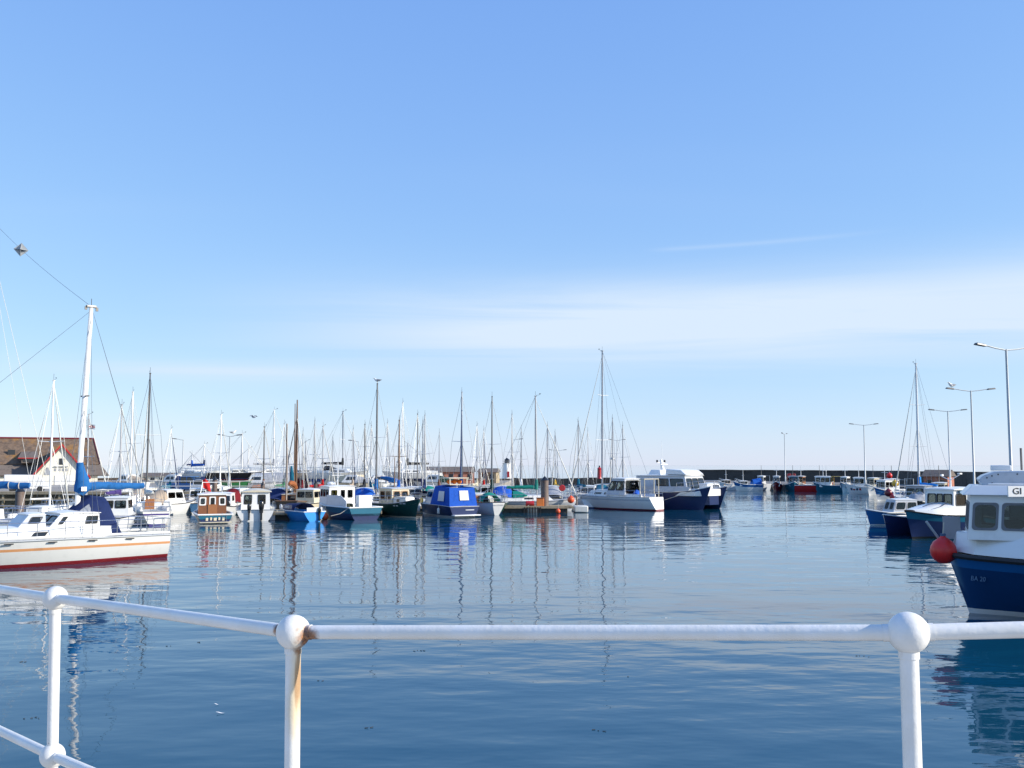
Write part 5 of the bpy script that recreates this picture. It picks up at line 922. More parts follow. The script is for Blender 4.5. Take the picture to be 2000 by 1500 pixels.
# lifeboat house with lichen covered roof
def roof_material():
    m = bpy.data.materials.new('lichen_roof'); m.use_nodes = True; nt = m.node_tree; b = nt.nodes['Principled BSDF']; N = nt.nodes.new; Lk = nt.links.new
    b.inputs['Roughness'].default_value = 0.9; tc = N('ShaderNodeTexCoord')
    def noise(sc, d=6): n = N('ShaderNodeTexNoise'); n.inputs['Scale'].default_value = sc; n.inputs['Detail'].default_value = d; n.inputs['Roughness'].default_value = 0.7; Lk(tc.outputs['Object'], n.inputs['Vector']); return n.outputs[0]
    c1 = N('ShaderNodeValToRGB'); c1.color_ramp.elements[0].color = (0.10, 0.072, 0.055, 1); c1.color_ramp.elements[1].color = (0.30, 0.20, 0.13, 1); c1.color_ramp.elements[0].position = 0.3; c1.color_ramp.elements[1].position = 0.7; Lk(noise(1.6), c1.inputs[0])
    f = N('ShaderNodeValToRGB'); f.color_ramp.elements[0].position = 0.51; f.color_ramp.elements[1].position = 0.70; Lk(noise(0.28), f.inputs[0])
    mx = N('ShaderNodeMix'); mx.data_type = 'RGBA'; Lk(f.outputs[0], mx.inputs[0]); Lk(c1.outputs[0], mx.inputs[6]); mx.inputs[7].default_value = (0.46, 0.22, 0.04, 1); Lk(mx.outputs[2], b.inputs['Base Color'])
    wv = N('ShaderNodeTexWave'); wv.bands_direction = 'Z'; wv.inputs['Scale'].default_value = 4.0; wv.inputs['Distortion'].default_value = 1.0; Lk(tc.outputs['Object'], wv.inputs['Vector'])
    bp = N('ShaderNodeBump'); bp.inputs['Distance'].default_value = 0.05; Lk(wv.outputs[0], bp.inputs['Height']); Lk(bp.outputs[0], b.inputs['Normal']); MATS['lichen_roof'] = m
roof_material(); mat('render_wall', (0.80, 0.76, 0.64), 0.85, 0, 0.03, 1.0); mat('slate_skirt', (0.15, 0.12, 0.10), 0.85, 0, 0.25, 1.5)
def lifeboat_house():
    P = thing('lifeboat_house', 'lifeboat house with lichen orange slate roof and white red edged gable', 'building', (at(118, 160).x, 160, 0.8), R(23))
    q = MB(); q.box((-7.0, 10, 0.8), (25, 12, 1.6)); q.build('wall', 'render_wall', P, smooth=False)
    # main roof with lower skirt: ridge along x
    x0, x1 = -20, 4.9; yr = 10; rz = 7.7; ez = 3.35
    def slope(pts, m, nm): 
        q = MB(); vs = [Vector(p) for p in pts]; n = (vs[1] - vs[0]).cross(vs[-1] - vs[0]).normalized(); n = n if n.z > 0 else -n
        k = len(vs); q.add(vs + [v - n * 0.18 for v in vs], [tuple(range(k)), tuple(range(2 * k - 1, k - 1, -1))] + [(i, (i + 1) % k, k + (i + 1) % k, k + i) for i in range(k)]); return q.build(nm, m, P, smooth=False)
    fr = slope([(x0, yr - 4.6, ez), (x1 + 0.9, yr - 4.6, ez), (x1 - 0.3, yr, rz), (x0, yr, rz)], 'lichen_roof', 'roof_slope')
    slope([(x0, yr + 4.6, ez), (x1 + 0.9, yr + 4.6, ez), (x1 - 0.3, yr, rz), (x0, yr, rz)], 'lichen_roof', 'roof_slope'); slope([(x1 + 0.9, yr - 4.6, ez), (x1 + 0.9, yr + 4.6, ez), (x1 - 0.3, yr, rz)], 'lichen_roof', 'roof_hip')
    slope([(x0, yr - 6.6, 1.5), (x1 + 2.4, yr - 6.6, 1.5), (x1 + 1.0, yr - 4.5, ez - 0.1), (x0, yr - 4.5, ez - 0.1)], 'slate_skirt', 'skirt_roof'); slope([(x1 + 2.4, yr - 6.6, 1.5), (x1 + 2.4, yr + 6.6, 1.5), (x1 + 1.0, yr + 4.6, ez - 0.1), (x1 + 1.0, yr - 4.5, ez - 0.1)], 'slate_skirt', 'skirt_roof')
    q = MB(); q.tube([(x0, yr, rz + 0.05), (x1 - 0.25, yr, rz + 0.05)], 0.16, 6); q.tube([(x1 - 0.25, yr, rz + 0.05), (x1 + 0.95, yr - 4.6, ez + 0.05)], 0.12, 6); q.build('ridge_tiles', paint('maroon'), P)
    s_ = MB(); s_.box((-7.8, yr - 2.9, 5.05), (1.1, 0.2, 1.3), 0, 0); o = s_.build('skylight', 'dark_glass', fr, smooth=False)
    # front gable wing
    q = MB(); hw = 4.1; gz = 6.2; ge = 1.3; q.add([(-hw, 0, 0), (hw, 0, 0), (hw, 0, ge), (0, 0, gz), (-hw, 0, ge)], [(0, 1, 2, 3, 4)]); q.add([(-hw, 0, 0), (-hw, 8, 0), (-hw, 8, ge), (-hw, 0, ge), (hw, 0, 0), (hw, 8, 0), (hw, 8, ge), (hw, 0, ge)], [(0, 1, 2, 3), (4, 5, 6, 7)]); gb = q.build('gable_wall', 'render_wall', P, smooth=False)
    for sg in (1, -1):
        slope([(sg * (hw + 0.35), -0.45, ge - 0.35), (sg * (hw + 0.35), 9, ge - 0.35), (0, 9, gz + 0.12), (0, -0.45, gz + 0.12)], 'slate_skirt', 'gable_roof')
        b = MB(); a, c = Vector((sg * (hw + 0.38), -0.5, ge - 0.42)), Vector((0, -0.5, gz + 0.10)); up = Vector((0, 0, 0.34)); b.add([a, c, c + up, a + up] + [v + Vector((0, 0.1, 0)) for v in (a, c, c + up, a + up)], [(0, 1, 2, 3), (7, 6, 5, 4), (0, 4, 5, 1), (1, 5, 6, 2), (2, 6, 7, 3), (3, 7, 4, 0)]); b.build('barge_board', paint('red'), P, smooth=False)
    q = MB(); q.box((0.05, -0.03, 3.75), (0.72, 0.1, 1.0)); q.build('gable_window', 'dark_glass', gb, smooth=False)
    q = MB(); q.box((0.0, -0.12, 2.95), (2.0, 0.25, 0.12)); q.build('ledge', paint('grey'), gb, smooth=False)
    q = MB(); q.box((-2.0, -0.03, 2.2), (0.9, 0.08, 1.2), 0, 0, (0.3, 1)); q.build('vent_panel', paint('grey'), gb, smooth=False)
    for i in range(4):
        q = MB(); q.box((-0.85 + 0.52 * i + (0.12 if i > 0 else 0), -0.03, 2.42), (0.30, 0.06, 0.42)); q.build('wall_lettering', paint('grey'), gb, smooth=False)
    q = MB(); q.box((0.4, -0.04, 0.75), (2.6, 0.1, 1.5)); q.build('boat_door', paint('white'), gb, smooth=False)
    for x, w in ((-5.1, 2.0),):
        q = MB(); q.box((x, yr - 4.4, 4.0), (w, 2.4, 1.0)); q.build('dormer_wall', 'slate_skirt', P, smooth=False); slope([(x - 1.5, yr - 5.9, 4.35), (x + 1.5, yr - 5.9, 4.35), (x + 1.2, yr - 2.2, 5.5), (x - 1.2, yr - 2.2, 5.5)], 'slate_skirt', 'dormer_roof')
        q = MB(); q.box((x, yr - 5.62, 4.0), (1.5, 0.08, 0.6)); q.build('dormer_window', 'dark_glass', P, smooth=False); q = MB(); q.box((x, yr - 5.95, 4.3), (3.0, 0.08, 0.14)); q.build('dormer_fascia', paint('red'), P, smooth=False)
    F_ = thing('house_flag', 'white flag with red cross and navy edges flying above the lifeboat house roof', 'flag', P.matrix_basis @ Vector((x1 - 1.2, yr - 0.3, rz - 0.1)), R(10)); q = MB(); q.tube([(0, 0, 0), (0, 0, 2.6)], 0.05, 6); q.build('flagpole', 'mast_white', F_)
    def fl(u0, u1, v0, v1, m, nm, off): 
        q = MB(); q.grid([[(0.05 + 1.15 * u, 0.10 * math.sin(u * 5) + off, 1.85 + 0.75 * v - 0.10 * u) for u in [u0 + (u1 - u0) * i / 5 for i in range(6)]] for v in (v0, (v0 + v1) / 2, v1)]); q.build(nm, cloth(m), F_)
    fl(0, 1, 0, 1, 'white', 'flag_cloth', 0); fl(0, 1, 0.38, 0.62, 'red', 'flag_cross', -0.012); fl(0.4, 0.6, 0, 1, 'red', 'flag_cross', -0.015); fl(0, 1, 0.9, 1.0, 'navy', 'flag_edge', -0.01); fl(0, 1, 0, 0.1, 'navy', 'flag_edge', -0.01)
    rails_p = [P.matrix_basis @ Vector((x, -6.0, 0)) for x in (-14, -11.5, -9, -6.5)]
lifeboat_house()
# lighthouse, brick house, sheds on the far side
P = sited('lighthouse', 'small white octagonal lighthouse with dark lantern on the breakwater', 990, 205, 0, 1.2, 'lighthouse'); zt = zat(896, 205) - 1.2; q = MB(); q.lathe([(1.0, 0), (0.96, 0.2), (0.78, zt - 1.05), (0.98, zt - 0.98), (0.98, zt - 0.88)], 8); q.build('tower', paint('white'), P, ang=20)
q = MB(); q.lathe([(0.5, zt - 0.88), (0.5, zt - 0.2), (0.58, zt - 0.2), (0.05, zt + 0.2)], 8); q.build('lantern', paint('black'), P, ang=20); q = MB(); q.tube([(0.93 * math.cos(a), 0.93 * math.sin(a), zt - 0.5) for a in [i * math.pi / 6 for i in range(13)]], 0.04, 5); q.build('gallery_rail', 'galv', P); q = MB(); q.box((0.3, -0.93, 0.85), (0.45, 0.12, 1.2)); q.build('door', paint('red'), P, smooth=False)
mat('brick_wall', (0.42, 0.17, 0.11), 0.9, 0, 0.2, 2.0)
def shed(lb, px, Y, hd, w, d, h_, rh, wallm, roofm, name='harbour_shed', nw=3):
    P = sited(name, lb, px, Y, hd); q = MB(); q.box((0, 0, h_ / 2), (w, d, h_)); wl = q.build('wall', wallm, P, smooth=False)
    q = MB(); q.extr([(-d / 2 - 0.3, h_ + 0.004), (d / 2 + 0.3, h_ + 0.004), (0, h_ + rh)], -w / 2 - 0.2, w / 2 + 0.2); q.v = [(y, x, z) for x, y, z in q.v]; q.build('roof', roofm, P, smooth=False)
    for i in range(nw):
        q = MB(); q.box((-w / 2 + w * (i + 0.5) / nw, -d / 2 - 0.01, h_ * 0.6), (w / nw * 0.45, 0.08, h_ * 0.4)); q.build('window', 'dark_glass', wl, smooth=False); q = MB(); q.box((-w / 2 + w * (i + 0.5) / nw, -d / 2 - 0.05, h_ * 0.6 - h_ * 0.23), (w / nw * 0.55, 0.16, 0.08)); q.build('sill', paint('offwhite'), wl, smooth=False)
shed('pink brick harbour house behind the blue canopy boat', 880, 172, 6, 8.0, 5, 2.0, 0.9, 'brick_wall', 'slate_skirt', 'brick_house', 5); shed('mustard coloured shed beside the lighthouse', 955, 176, -8, 3.2, 4, 1.9, 0.7, 'weathered', 'slate_skirt', 'harbour_shed', 2); shed('small cream hut under the boatyard masts', 585, 176, 12, 4, 3.5, 1.5, 0.6, 'render_wall', 'slate_skirt', 'harbour_hut', 2)
shed('long low white boat store behind the pickup', 330, 178, 5, 9, 5, 1.2, 0.6, 'render_wall', 'slate_skirt', 'boat_store', 6); shed('small grey roofed kiosk on the pier behind the right hand boats', 1835, 112, -40, 2.6, 2.4, 1.9, 0.75, 'brick_wall', 'slate_skirt', 'pier_kiosk', 2)
q = sited('beacon', 'slim red beacon standing on the breakwater above the hard top yacht', 1171, 203, 0, 1.2, 'beacon'); m_ = MB(); m_.lathe([(0.55, 0), (0.45, 0.3), (0.42, 1.9), (0.5, 2.0), (0.2, 2.3), (0.001, 2.35)], 14); m_.build('beacon_body', paint('red'), q); m_ = MB(); m_.lathe([(0.16, 2.3), (0.16, 2.6), (0.001, 2.7)], 10); m_.build('beacon_lamp', paint('black'), q)

# ------------------------------------------------------------------ lamp posts
def lamp(lb, px, top, Y, base, arms=2, hd=0.0, aw=1.45, gull=False, dz=0.0):
    z = zat(top, Y); p = at(px, Y, z); P = thing('lamp_post', lb, 'lamp post', (p.x, Y, base), R(hd), 'harbour lamp posts'); hh = z - base
    q = MB(); q.tube([(0, 0, 0), (0, 0, 0.9), (0, 0, 0.95), (0, 0, hh)], [0.12, 0.12, 0.085, 0.055], 10); q.build('column', 'galv', P)
    for s_ in ((1, -1) if arms == 2 else (-1,)):
        q = MB(); q.tube([(0, 0, hh - 0.05), (s_ * aw * 0.5, 0, hh + 0.02), (s_ * aw, 0, hh + 0.14)], 0.035, 6); q.build('arm', 'galv', P)
        q = MB(); q.box((s_ * (aw + 0.32), 0, hh + 0.16), (0.72, 0.26, 0.12), 0, 0, (0.8, 0.7), -s_ * 0.1); q.build('lamp_head', 'alu_dark', P, bevel=0.03)
    return P
lamp('double armed lamp post rising behind the blue and white boat with the wheelhouse sign', 1965, 682, 50.5, 0.95, 2, 22); lamp('double armed lamp post with a gull on its left lamp head', 1896, 763, 78, 0.95, 2, 8); lamp('double armed lamp post beyond the gull topped one on the pier', 1851, 803, 107, 0.95); lamp('double armed lamp post above the white boat with coloured side marks', 1687, 830, 141, 0.95); lamp('narrow double lamp post in front of the tall harbour wall', 1532, 848, 176, 0.95, 2, 62)
lamp('double lamp post in the boatyard with gull perched on one arm', 449, 852, 112, 0.8, 2, 5, 0.75); lamp('single armed lamp post at the left of the boatyard', 358, 859, 140, 0.8, 1, 8, 0.9); lamp('small lamp post between the two boatyard yacht masts behind the fishing boat', 700, 862, 150, 0.8, 1, 0, 0.9); lamp('lamp post with one long arm beside the lighthouse mast', 1001, 859, 175, 1.2, 1, 180, 1.2); lamp('double lamp post on the breakwater left of the hard top yacht', 1089, 880, 200, 1.2, 2, 0, 1.2); lamp('double lamp post on the breakwater behind the radar masted yacht', 1205, 860, 190, 1.2, 2, 0, 1.0)
def gull(lb, p, hd, s=1.0, fly=False):
    P = thing('gull', lb, 'gull', p, R(hd), 'gulls'); q = MB(); q.tube([(-0.30, 0, 0.20), (-0.15, 0, 0.16), (0.05, 0, 0.17), (0.17, 0, 0.24), (0.2, 0, 0.31), (0.26, 0, 0.33)], [0.02, 0.07, 0.10, 0.07, 0.05, 0.03], 10); q.v = [(x * s, y * s, z * s) for x, y, z in q.v]; q.build('body', 'gull_white', P)
    q = MB()
    if fly:
        for g in (1, -1): w = MB(); w.grid([[(0.10 - 0.2 * j, g * f * 0.62, 0.2 + z - 0.01 * j) for j in (0, 1)] for f, z in ((0.08, 0), (0.5, 0.16), (1.0, 0.05))]); w.build('wing', 'gull_grey', P)
    else:
        for g in (1, -1): w = MB(); w.tube([(0.10 * s, g * 0.075 * s, 0.2 * s), (-0.12 * s, g * 0.08 * s, 0.19 * s), (-0.34 * s, g * 0.03 * s, 0.20 * s)], [0.03 * s, 0.055 * s, 0.01 * s], 7, flat=0.5); w.build('wing', 'gull_grey', P)
        for g in (1, -1): w = MB(); w.tube([(0, g * 0.03 * s, 0.1 * s), (0, g * 0.03 * s, -0.01)], 0.01, 4); w.build('leg', paint('yellow'), P)
    w = MB(); w.tube([(0.25 * s, 0, 0.325 * s), (0.34 * s, 0, 0.31 * s)], [0.018 * s, 0.006], 5); w.build('beak', paint('yellow'), P)
gull('gull perched on the thick masthead above the deep blue cover', at(737, 84.5, zat(748, 84.5) + 0.03), 170, 1.2); gull('gull perched on the left head of the pier lamp post', at(1859, 78, zat(763, 78) + 0.22), 200, 1.3); gull('gull perched on the boatyard lamp post', at(455, 112, zat(852, 112) + 0.22), 30, 1.3); gull('gull flying over the boatyard masts', at(495, 100, zat(818, 100)), 160, 1.0, True)
# ------------------------------------------------------------------ boats along the right hand pier
def potter(lb, px, Y, hd, L, hullc, cabc='white', band=None, roofc='white', bits=(), grp='fishing boats along the pier', boot='white', cabx=0.05, zc=2.25, gl='glass'):
    P, h = workboat(lb, px, Y, hd, L, L * 0.36, 1.5, 1.0, 0.95, hullc, boot=boot, band=band, strake='mast_white', sr=0.045, bul=0.35, tr=0.85, group=grp, name='fishing_boat', cat='fishing boat')
    w = L * 0.24
    house(P, 'wheelhouse', (cabx - 0.02) * L, (cabx + 0.26) * L, w, w * 0.9, 0.75, zc, cabc, {f: [(0.08, 0.46, 0.5, 0.88), (0.54, 0.92, 0.5, 0.88)] for f in 'RLFB'}, 0, 0.15, 0.05, roofc, 0.08, 0.06, gl, ('rubber', 0.03))
    q = MB(); q.tube([((cabx + 0.1) * L, 0, zc), ((cabx + 0.1) * L, 0, zc + 1.7)], [0.045, 0.025], 6); q.tube([((cabx + 0.1) * L, -0.4, zc + 0.9), ((cabx + 0.1) * L, 0.4, zc + 0.9)], 0.02, 5); q.build('signal_mast', 'mast_white' if 'darkmast' not in bits else 'alu_dark', P)
    if 'gantry' in bits: bars(P, 'stern_gantry', [[(-0.4 * L, -w * 0.55, 0.8), (-0.4 * L, -w * 0.55, 2.3), (-0.4 * L, w * 0.55, 2.3), (-0.4 * L, w * 0.55, 0.8)]], 0.04, 'galv')
    if 'funnel' in bits:
        for s_ in (0.35, -0.35): q = MB(); q.box((-0.2 * L, s_, 1.9), (0.55, 0.5, 1.5)); q.build('red_stack', paint('red'), P, bevel=0.04)
    if 'awning' in bits: q = MB(); q.box((-0.2 * L, 0, 2.3), (0.4 * L, w * 1.15, 0.06)); [q.tube([(x * L, y * w * 0.5, 0.8), (x * L, y * w * 0.5, 2.3)], 0.03, 5) for x in (-0.38, -0.02) for y in (-1, 1)]; q.build('awning', paint('yellow'), P)
    if 'outb' in bits: outboard(P, -L / 2 - 0.02, 0.2, 0.5, 0.9)
    if 'marks' in bits:
        for t_, c_ in ((0.62, 'red'), (0.70, 'navy'), (0.78, 'red'), (0.85, 'navy')):
            q = MB(); a_, b_ = h.pt(t_, 0.55, 1), h.pt(t_ + 0.05, 0.55, 1); c2, d2 = h.pt(t_ + 0.05, 0.85, 1), h.pt(t_, 0.85, 1); q.add([v + Vector((0, 0.012, 0)) for v in (a_, b_, c2, d2)], [(0, 1, 2, 3)]); q.build('side_mark', paint(c_), P, smooth=False)
    if 'dodger' in bits: q = MB(); q.grid([[(-0.46 * L + 0.3 * L * i / 4, w * 0.6 * math.cos(math.pi * j / 8), 1.0 + (1.0 - 0.06 * i) * math.sin(math.pi * j / 8)) for j in range(9)] for i in range(5)]); q.build('dodger', cloth('blue'), P)
    rails(P, [h.side(x * L, sg, 0, 0.06) for sg, xs in ((1, (0.15, 0.28, 0.42)), (-1, (0.42, 0.28, 0.15))) for x in xs], 0.55, 0.018)
    return P, h
potter('white speed cruiser with blue cockpit cover against the pier wall', 1460, 152, 190, 4.6, 'white', bits=('dodger', 'outb'), band=('midblue', 0.6), zc=1.5)
potter('small fishing boat with white wheelhouse and maroon hull against the pier', 1518, 152, 250, 4.6, 'maroon', boot='maroon')
potter('teal fishing boat with twin red stacks against the pier', 1548, 151, 260, 6.0, 'teal', 'teal', boot='teal', bits=('funnel', 'darkmast'), roofc='grey')
potter('red hulled fishing boat with white wheelhouse against the pier', 1590, 148, 345, 5.6, 'red', boot='red', bits=('gantry', 'darkmast'))
potter('teal hulled fishing boat with yellow awning against the pier', 1626, 146, 150, 5.6, 'teal', boot='teal', bits=('awning', 'outb'))
potter('white fishing boat with red and navy marks along its side', 1690, 135, 168, 5.2, 'white', bits=('marks', 'outb', 'gantry'))
for (lb, px, Y, hd, L, c_, k_) in (('tiny white boat with tan cabin at the wall end of the pier', 1425, 156, 200, 4.2, 'white', dict(cabc='tan', zc=1.6)), ('pale grey boat with dark mast left of the maroon hulled boat', 1490, 155, 240, 4.6, 'palegrey', dict(bits=('darkmast', 'gantry'))), ('cream boat with brown cabin between the teal and red boats', 1568, 151, 235, 4.6, 'cream', dict(cabc='wood')), ('white boat with grey roof right of the red hulled boat', 1608, 149, 255, 4.8, 'white', dict(roofc='grey', bits=('gantry',))), ('small pale blue boat left of the boat with coloured side marks', 1655, 144, 230, 4.6, 'dimblue', dict()), ('white boat with cream cabin behind the coloured side marks', 1712, 131, 220, 4.8, 'white', dict(cabc='cream', bits=('gantry', 'darkmast')))):
    potter(lb, px, Y, hd, L, c_, boot=c_, **k_)
potter('pale blue boat with red buoys and a yellow ring on its deck', 1738, 112, 215, 5.6, 'palegrey', band=('midblue', 0.5), bits=('gantry',))
potter('boat with red deck gear moored past the yellow ring', 1752, 121, 205, 5.2, 'white', bits=('darkmast', 'gantry'))
potter('rusty brown workboat moored under the small kiosk', 1838, 96, 240, 5.6, 'rust', 'cream', boot='black', bits=('gantry', 'darkmast'))
potter('old dark workboat with grey framed wheelhouse and tarpaulin', 1796, 79.5, 232, 7.0, 'black', 'grey', boot='black', roofc='grey', bits=('darkmast',), cabx=-0.1, zc=2.3)
q = thing('tarpaulin_heap', 'heap of grey tarpaulin on the old dark workboat', 'tarpaulin', at(1795, 77.0, 1.25), R(20)); m_ = MB(); m_.grid([[(-0.95 + 1.9 * i / 8, 0.75 * math.cos(math.pi * j / 8), (0.6 + 0.13 * math.sin(i * 2.3 + j)) * math.sin(math.pi * j / 8) * math.sin(math.pi * (i + 0.6) / 9.2)) for j in range(9)] for i in range(9)]); m_.build('tarpaulin_sheet', cloth('grey'), q)
fender('yellow ring buoy standing on the pale blue boat', at(1748, 109, 1.95), 0.36, paint('yellow') and 'paint_yellow', line=0.1); fender('dark red buoy hanging from the pale blue boat', at(1735, 108, 0.95), 0.42, 'paint_maroon', line=0.3); fender('crimson buoy hanging low from the pale blue boat', at(1744, 107.5, 0.5), 0.36, 'paint_red', line=0.3)
fender('red buoy on the roof rail of the boat past the yellow ring', at(1737, 119, 2.7), 0.34, 'fend_red', line=0.2)
yacht('tall white masted yacht with sky blue sail cover beside the pier', 1787, 711, 88, 9.6, 100, 'white', 'navy', 'skyblue', 'mast_white', 2, True, r=0.12, boom=2.6, hood='navy', group=None)
# blue and white cabin boat, bow left
P, h = workboat('blue cabin boat with white deck and big grey windows moored bow out', 1748, 66.5, 196, 4.6, 1.9, 1.08, 0.82, 0.78, 'midblue', boot='white', bottom='navy', booth=0.07, strake='mast_white', sr=0.05, group='small boats moored by the pier', rake=0.4, band=('midblue', 0.7))
house(P, 'cabin', -1.3, 0.55, 1.45, 1.2, 0.80, 1.66, 'palegrey', {'L': [(0.06, 0.47, 0.25, 0.85), (0.54, 0.95, 0.25, 0.85)], 'R': [(0.06, 0.47, 0.25, 0.85), (0.54, 0.95, 0.25, 0.85)], 'F': [(0.08, 0.48, 0.25, 0.85), (0.54, 0.92, 0.25, 0.85)], 'B': [(0.3, 0.7, 0.1, 0.9)]}, 0, 0.3, 0.1, 'white', 0.03, 0.06, 'glass', ('alu', 0.03))
# dark open dinghy
P, h = workboat('dark navy open dinghy with pale gunwale riding in front of the blue cabin boat', 1774, 57.2, 214, 4.5, 2.0, 1.22, 1.02, 0.98, 'navy', boot='navy', bottom='black', strake='mast_white', sr=0.035, bul=0.45, tr=0.8, group='small boats moored by the pier', rake=0.35)
for x_ in (-1.2, 0.2): q = MB(); q.box((x_, 0, 0.85), (0.28, 1.45, 0.05)); q.build('thwart', 'teak', P, smooth=False)
outboard(P, -2.15, 0, 0.75, 0.75)
# navy boat behind
P, h = workboat('navy open boat with red fender lying behind the dark dinghy', 1800, 63.5, 30, 4.8, 1.8, 1.35, 0.95, 0.95, 'navy', boot='navy', bottom='black', strake='rope', sr=0.035, bul=0.35, group='small boats moored by the pier'); q = MB(); q.box((-0.5, 0, 0.8), (0.3, 1.4, 0.05)); q.build('thwart', 'teak', P, smooth=False)
fender('red fender squeezed between the dark dinghy and the blue wheelhouse boat', at(1797, 56.0, 0.80), 0.22, 'fend_red', 'fender', line=0.2); fender('dark red buoy behind the dark dinghy', at(1780, 60.0, 0.95), 0.26, 'paint_maroon', line=0.2)
# blue and white wheelhouse boat
P, h = workboat('blue boat with white whaleback foredeck and wheelhouse with a sign above its windows', 1846, 55.0, 208, 6.2, 2.5, 1.55, 1.25, 1.0, 'navy', boot='black', bottom='black', band=('teal', 0.72), strake='rubber', sr=0.05, group='small boats moored by the pier', rake=0.5, bul=0.15)
q = MB(); rows = [[(x, w * math.cos(math.pi * j / 8), z0 + (z1 - z0) * math.sin(math.pi * j / 8) ** 0.55) for j in range(9)] for x, w, z0, z1 in ((0.35, 1.12, 1.25, 1.95), (1.2, 1.05, 1.3, 1.85), (2.0, 0.8, 1.38, 1.7), (2.75, 0.35, 1.5, 1.58))]; q.grid(rows); fo = q.build('foredeck', paint('white'), P)
for y_ in (0.35, 0.75): q = MB(); q.tube([(0.5, y_, 2.0), (1.3, y_, 1.92 - 0.2 * (y_ > 0.5)), (2.1, y_ * 0.9, 1.75 - 0.2 * (y_ > 0.5))], 0.02, 5); q.build('grab_rail', 'plastic_black', fo)
house(P, 'wheelhouse', -1.7, 0.4, 2.05, 1.85, 1.0, 2.62, 'white', {'F': [(0.06, 0.36, 0.48, 0.86), (0.40, 0.60, 0.48, 0.86), (0.64, 0.94, 0.48, 0.86)], 'L': [(0.08, 0.46, 0.48, 0.86), (0.54, 0.92, 0.48, 0.86)], 'R': [(0.08, 0.46, 0.48, 0.86), (0.54, 0.92, 0.48, 0.86)], 'B': [(0.3, 0.7, 0.1, 0.9)]}, 0, 0.1, 0.04, 'white', 0.10, 0.08, 'pale_glass', ('rubber', 0.03), rth=0.09)
q = MB(); q.box((-0.65, 1.0, 2.52), (1.25, 0.04, 0.17)); q.build('sign_board', paint('teal'), P, smooth=False)
for i_, w_ in enumerate((0.14, 0.1, 0.12)): q = MB(); q.box((-0.3 - 0.3 * i_, 1.026, 2.52), (w_, 0.014, 0.07)); q.build('sign_lettering', paint('palegrey'), P, smooth=False)
q = MB(); q.tube([(-0.6, 0, 2.7), (-0.6, 0, 4.1)], [0.06, 0.03], 7); q.tube([(-0.6, -0.55, 3.35), (-0.6, 0, 3.15), (-0.6, 0.6, 3.45)], 0.025, 5); q.tube([(-0.55, 0, 3.9), (-0.55, 0, 5.3)], 0.012, 4); q.build('signal_mast', paint('white'), P)
q = MB(); q.box((-0.6, -0.55, 3.42), (0.16, 0.12, 0.1)); q.box((-0.6, 0.62, 3.52), (0.2, 0.16, 0.08)); q.build('deck_light', paint('white'), P)
q = MB(); q.tube([(0.25, -0.98, 1.4), (0.25, -0.98, 2.75)], 0.05, 7); q.build('handrail_post', paint('white'), P)

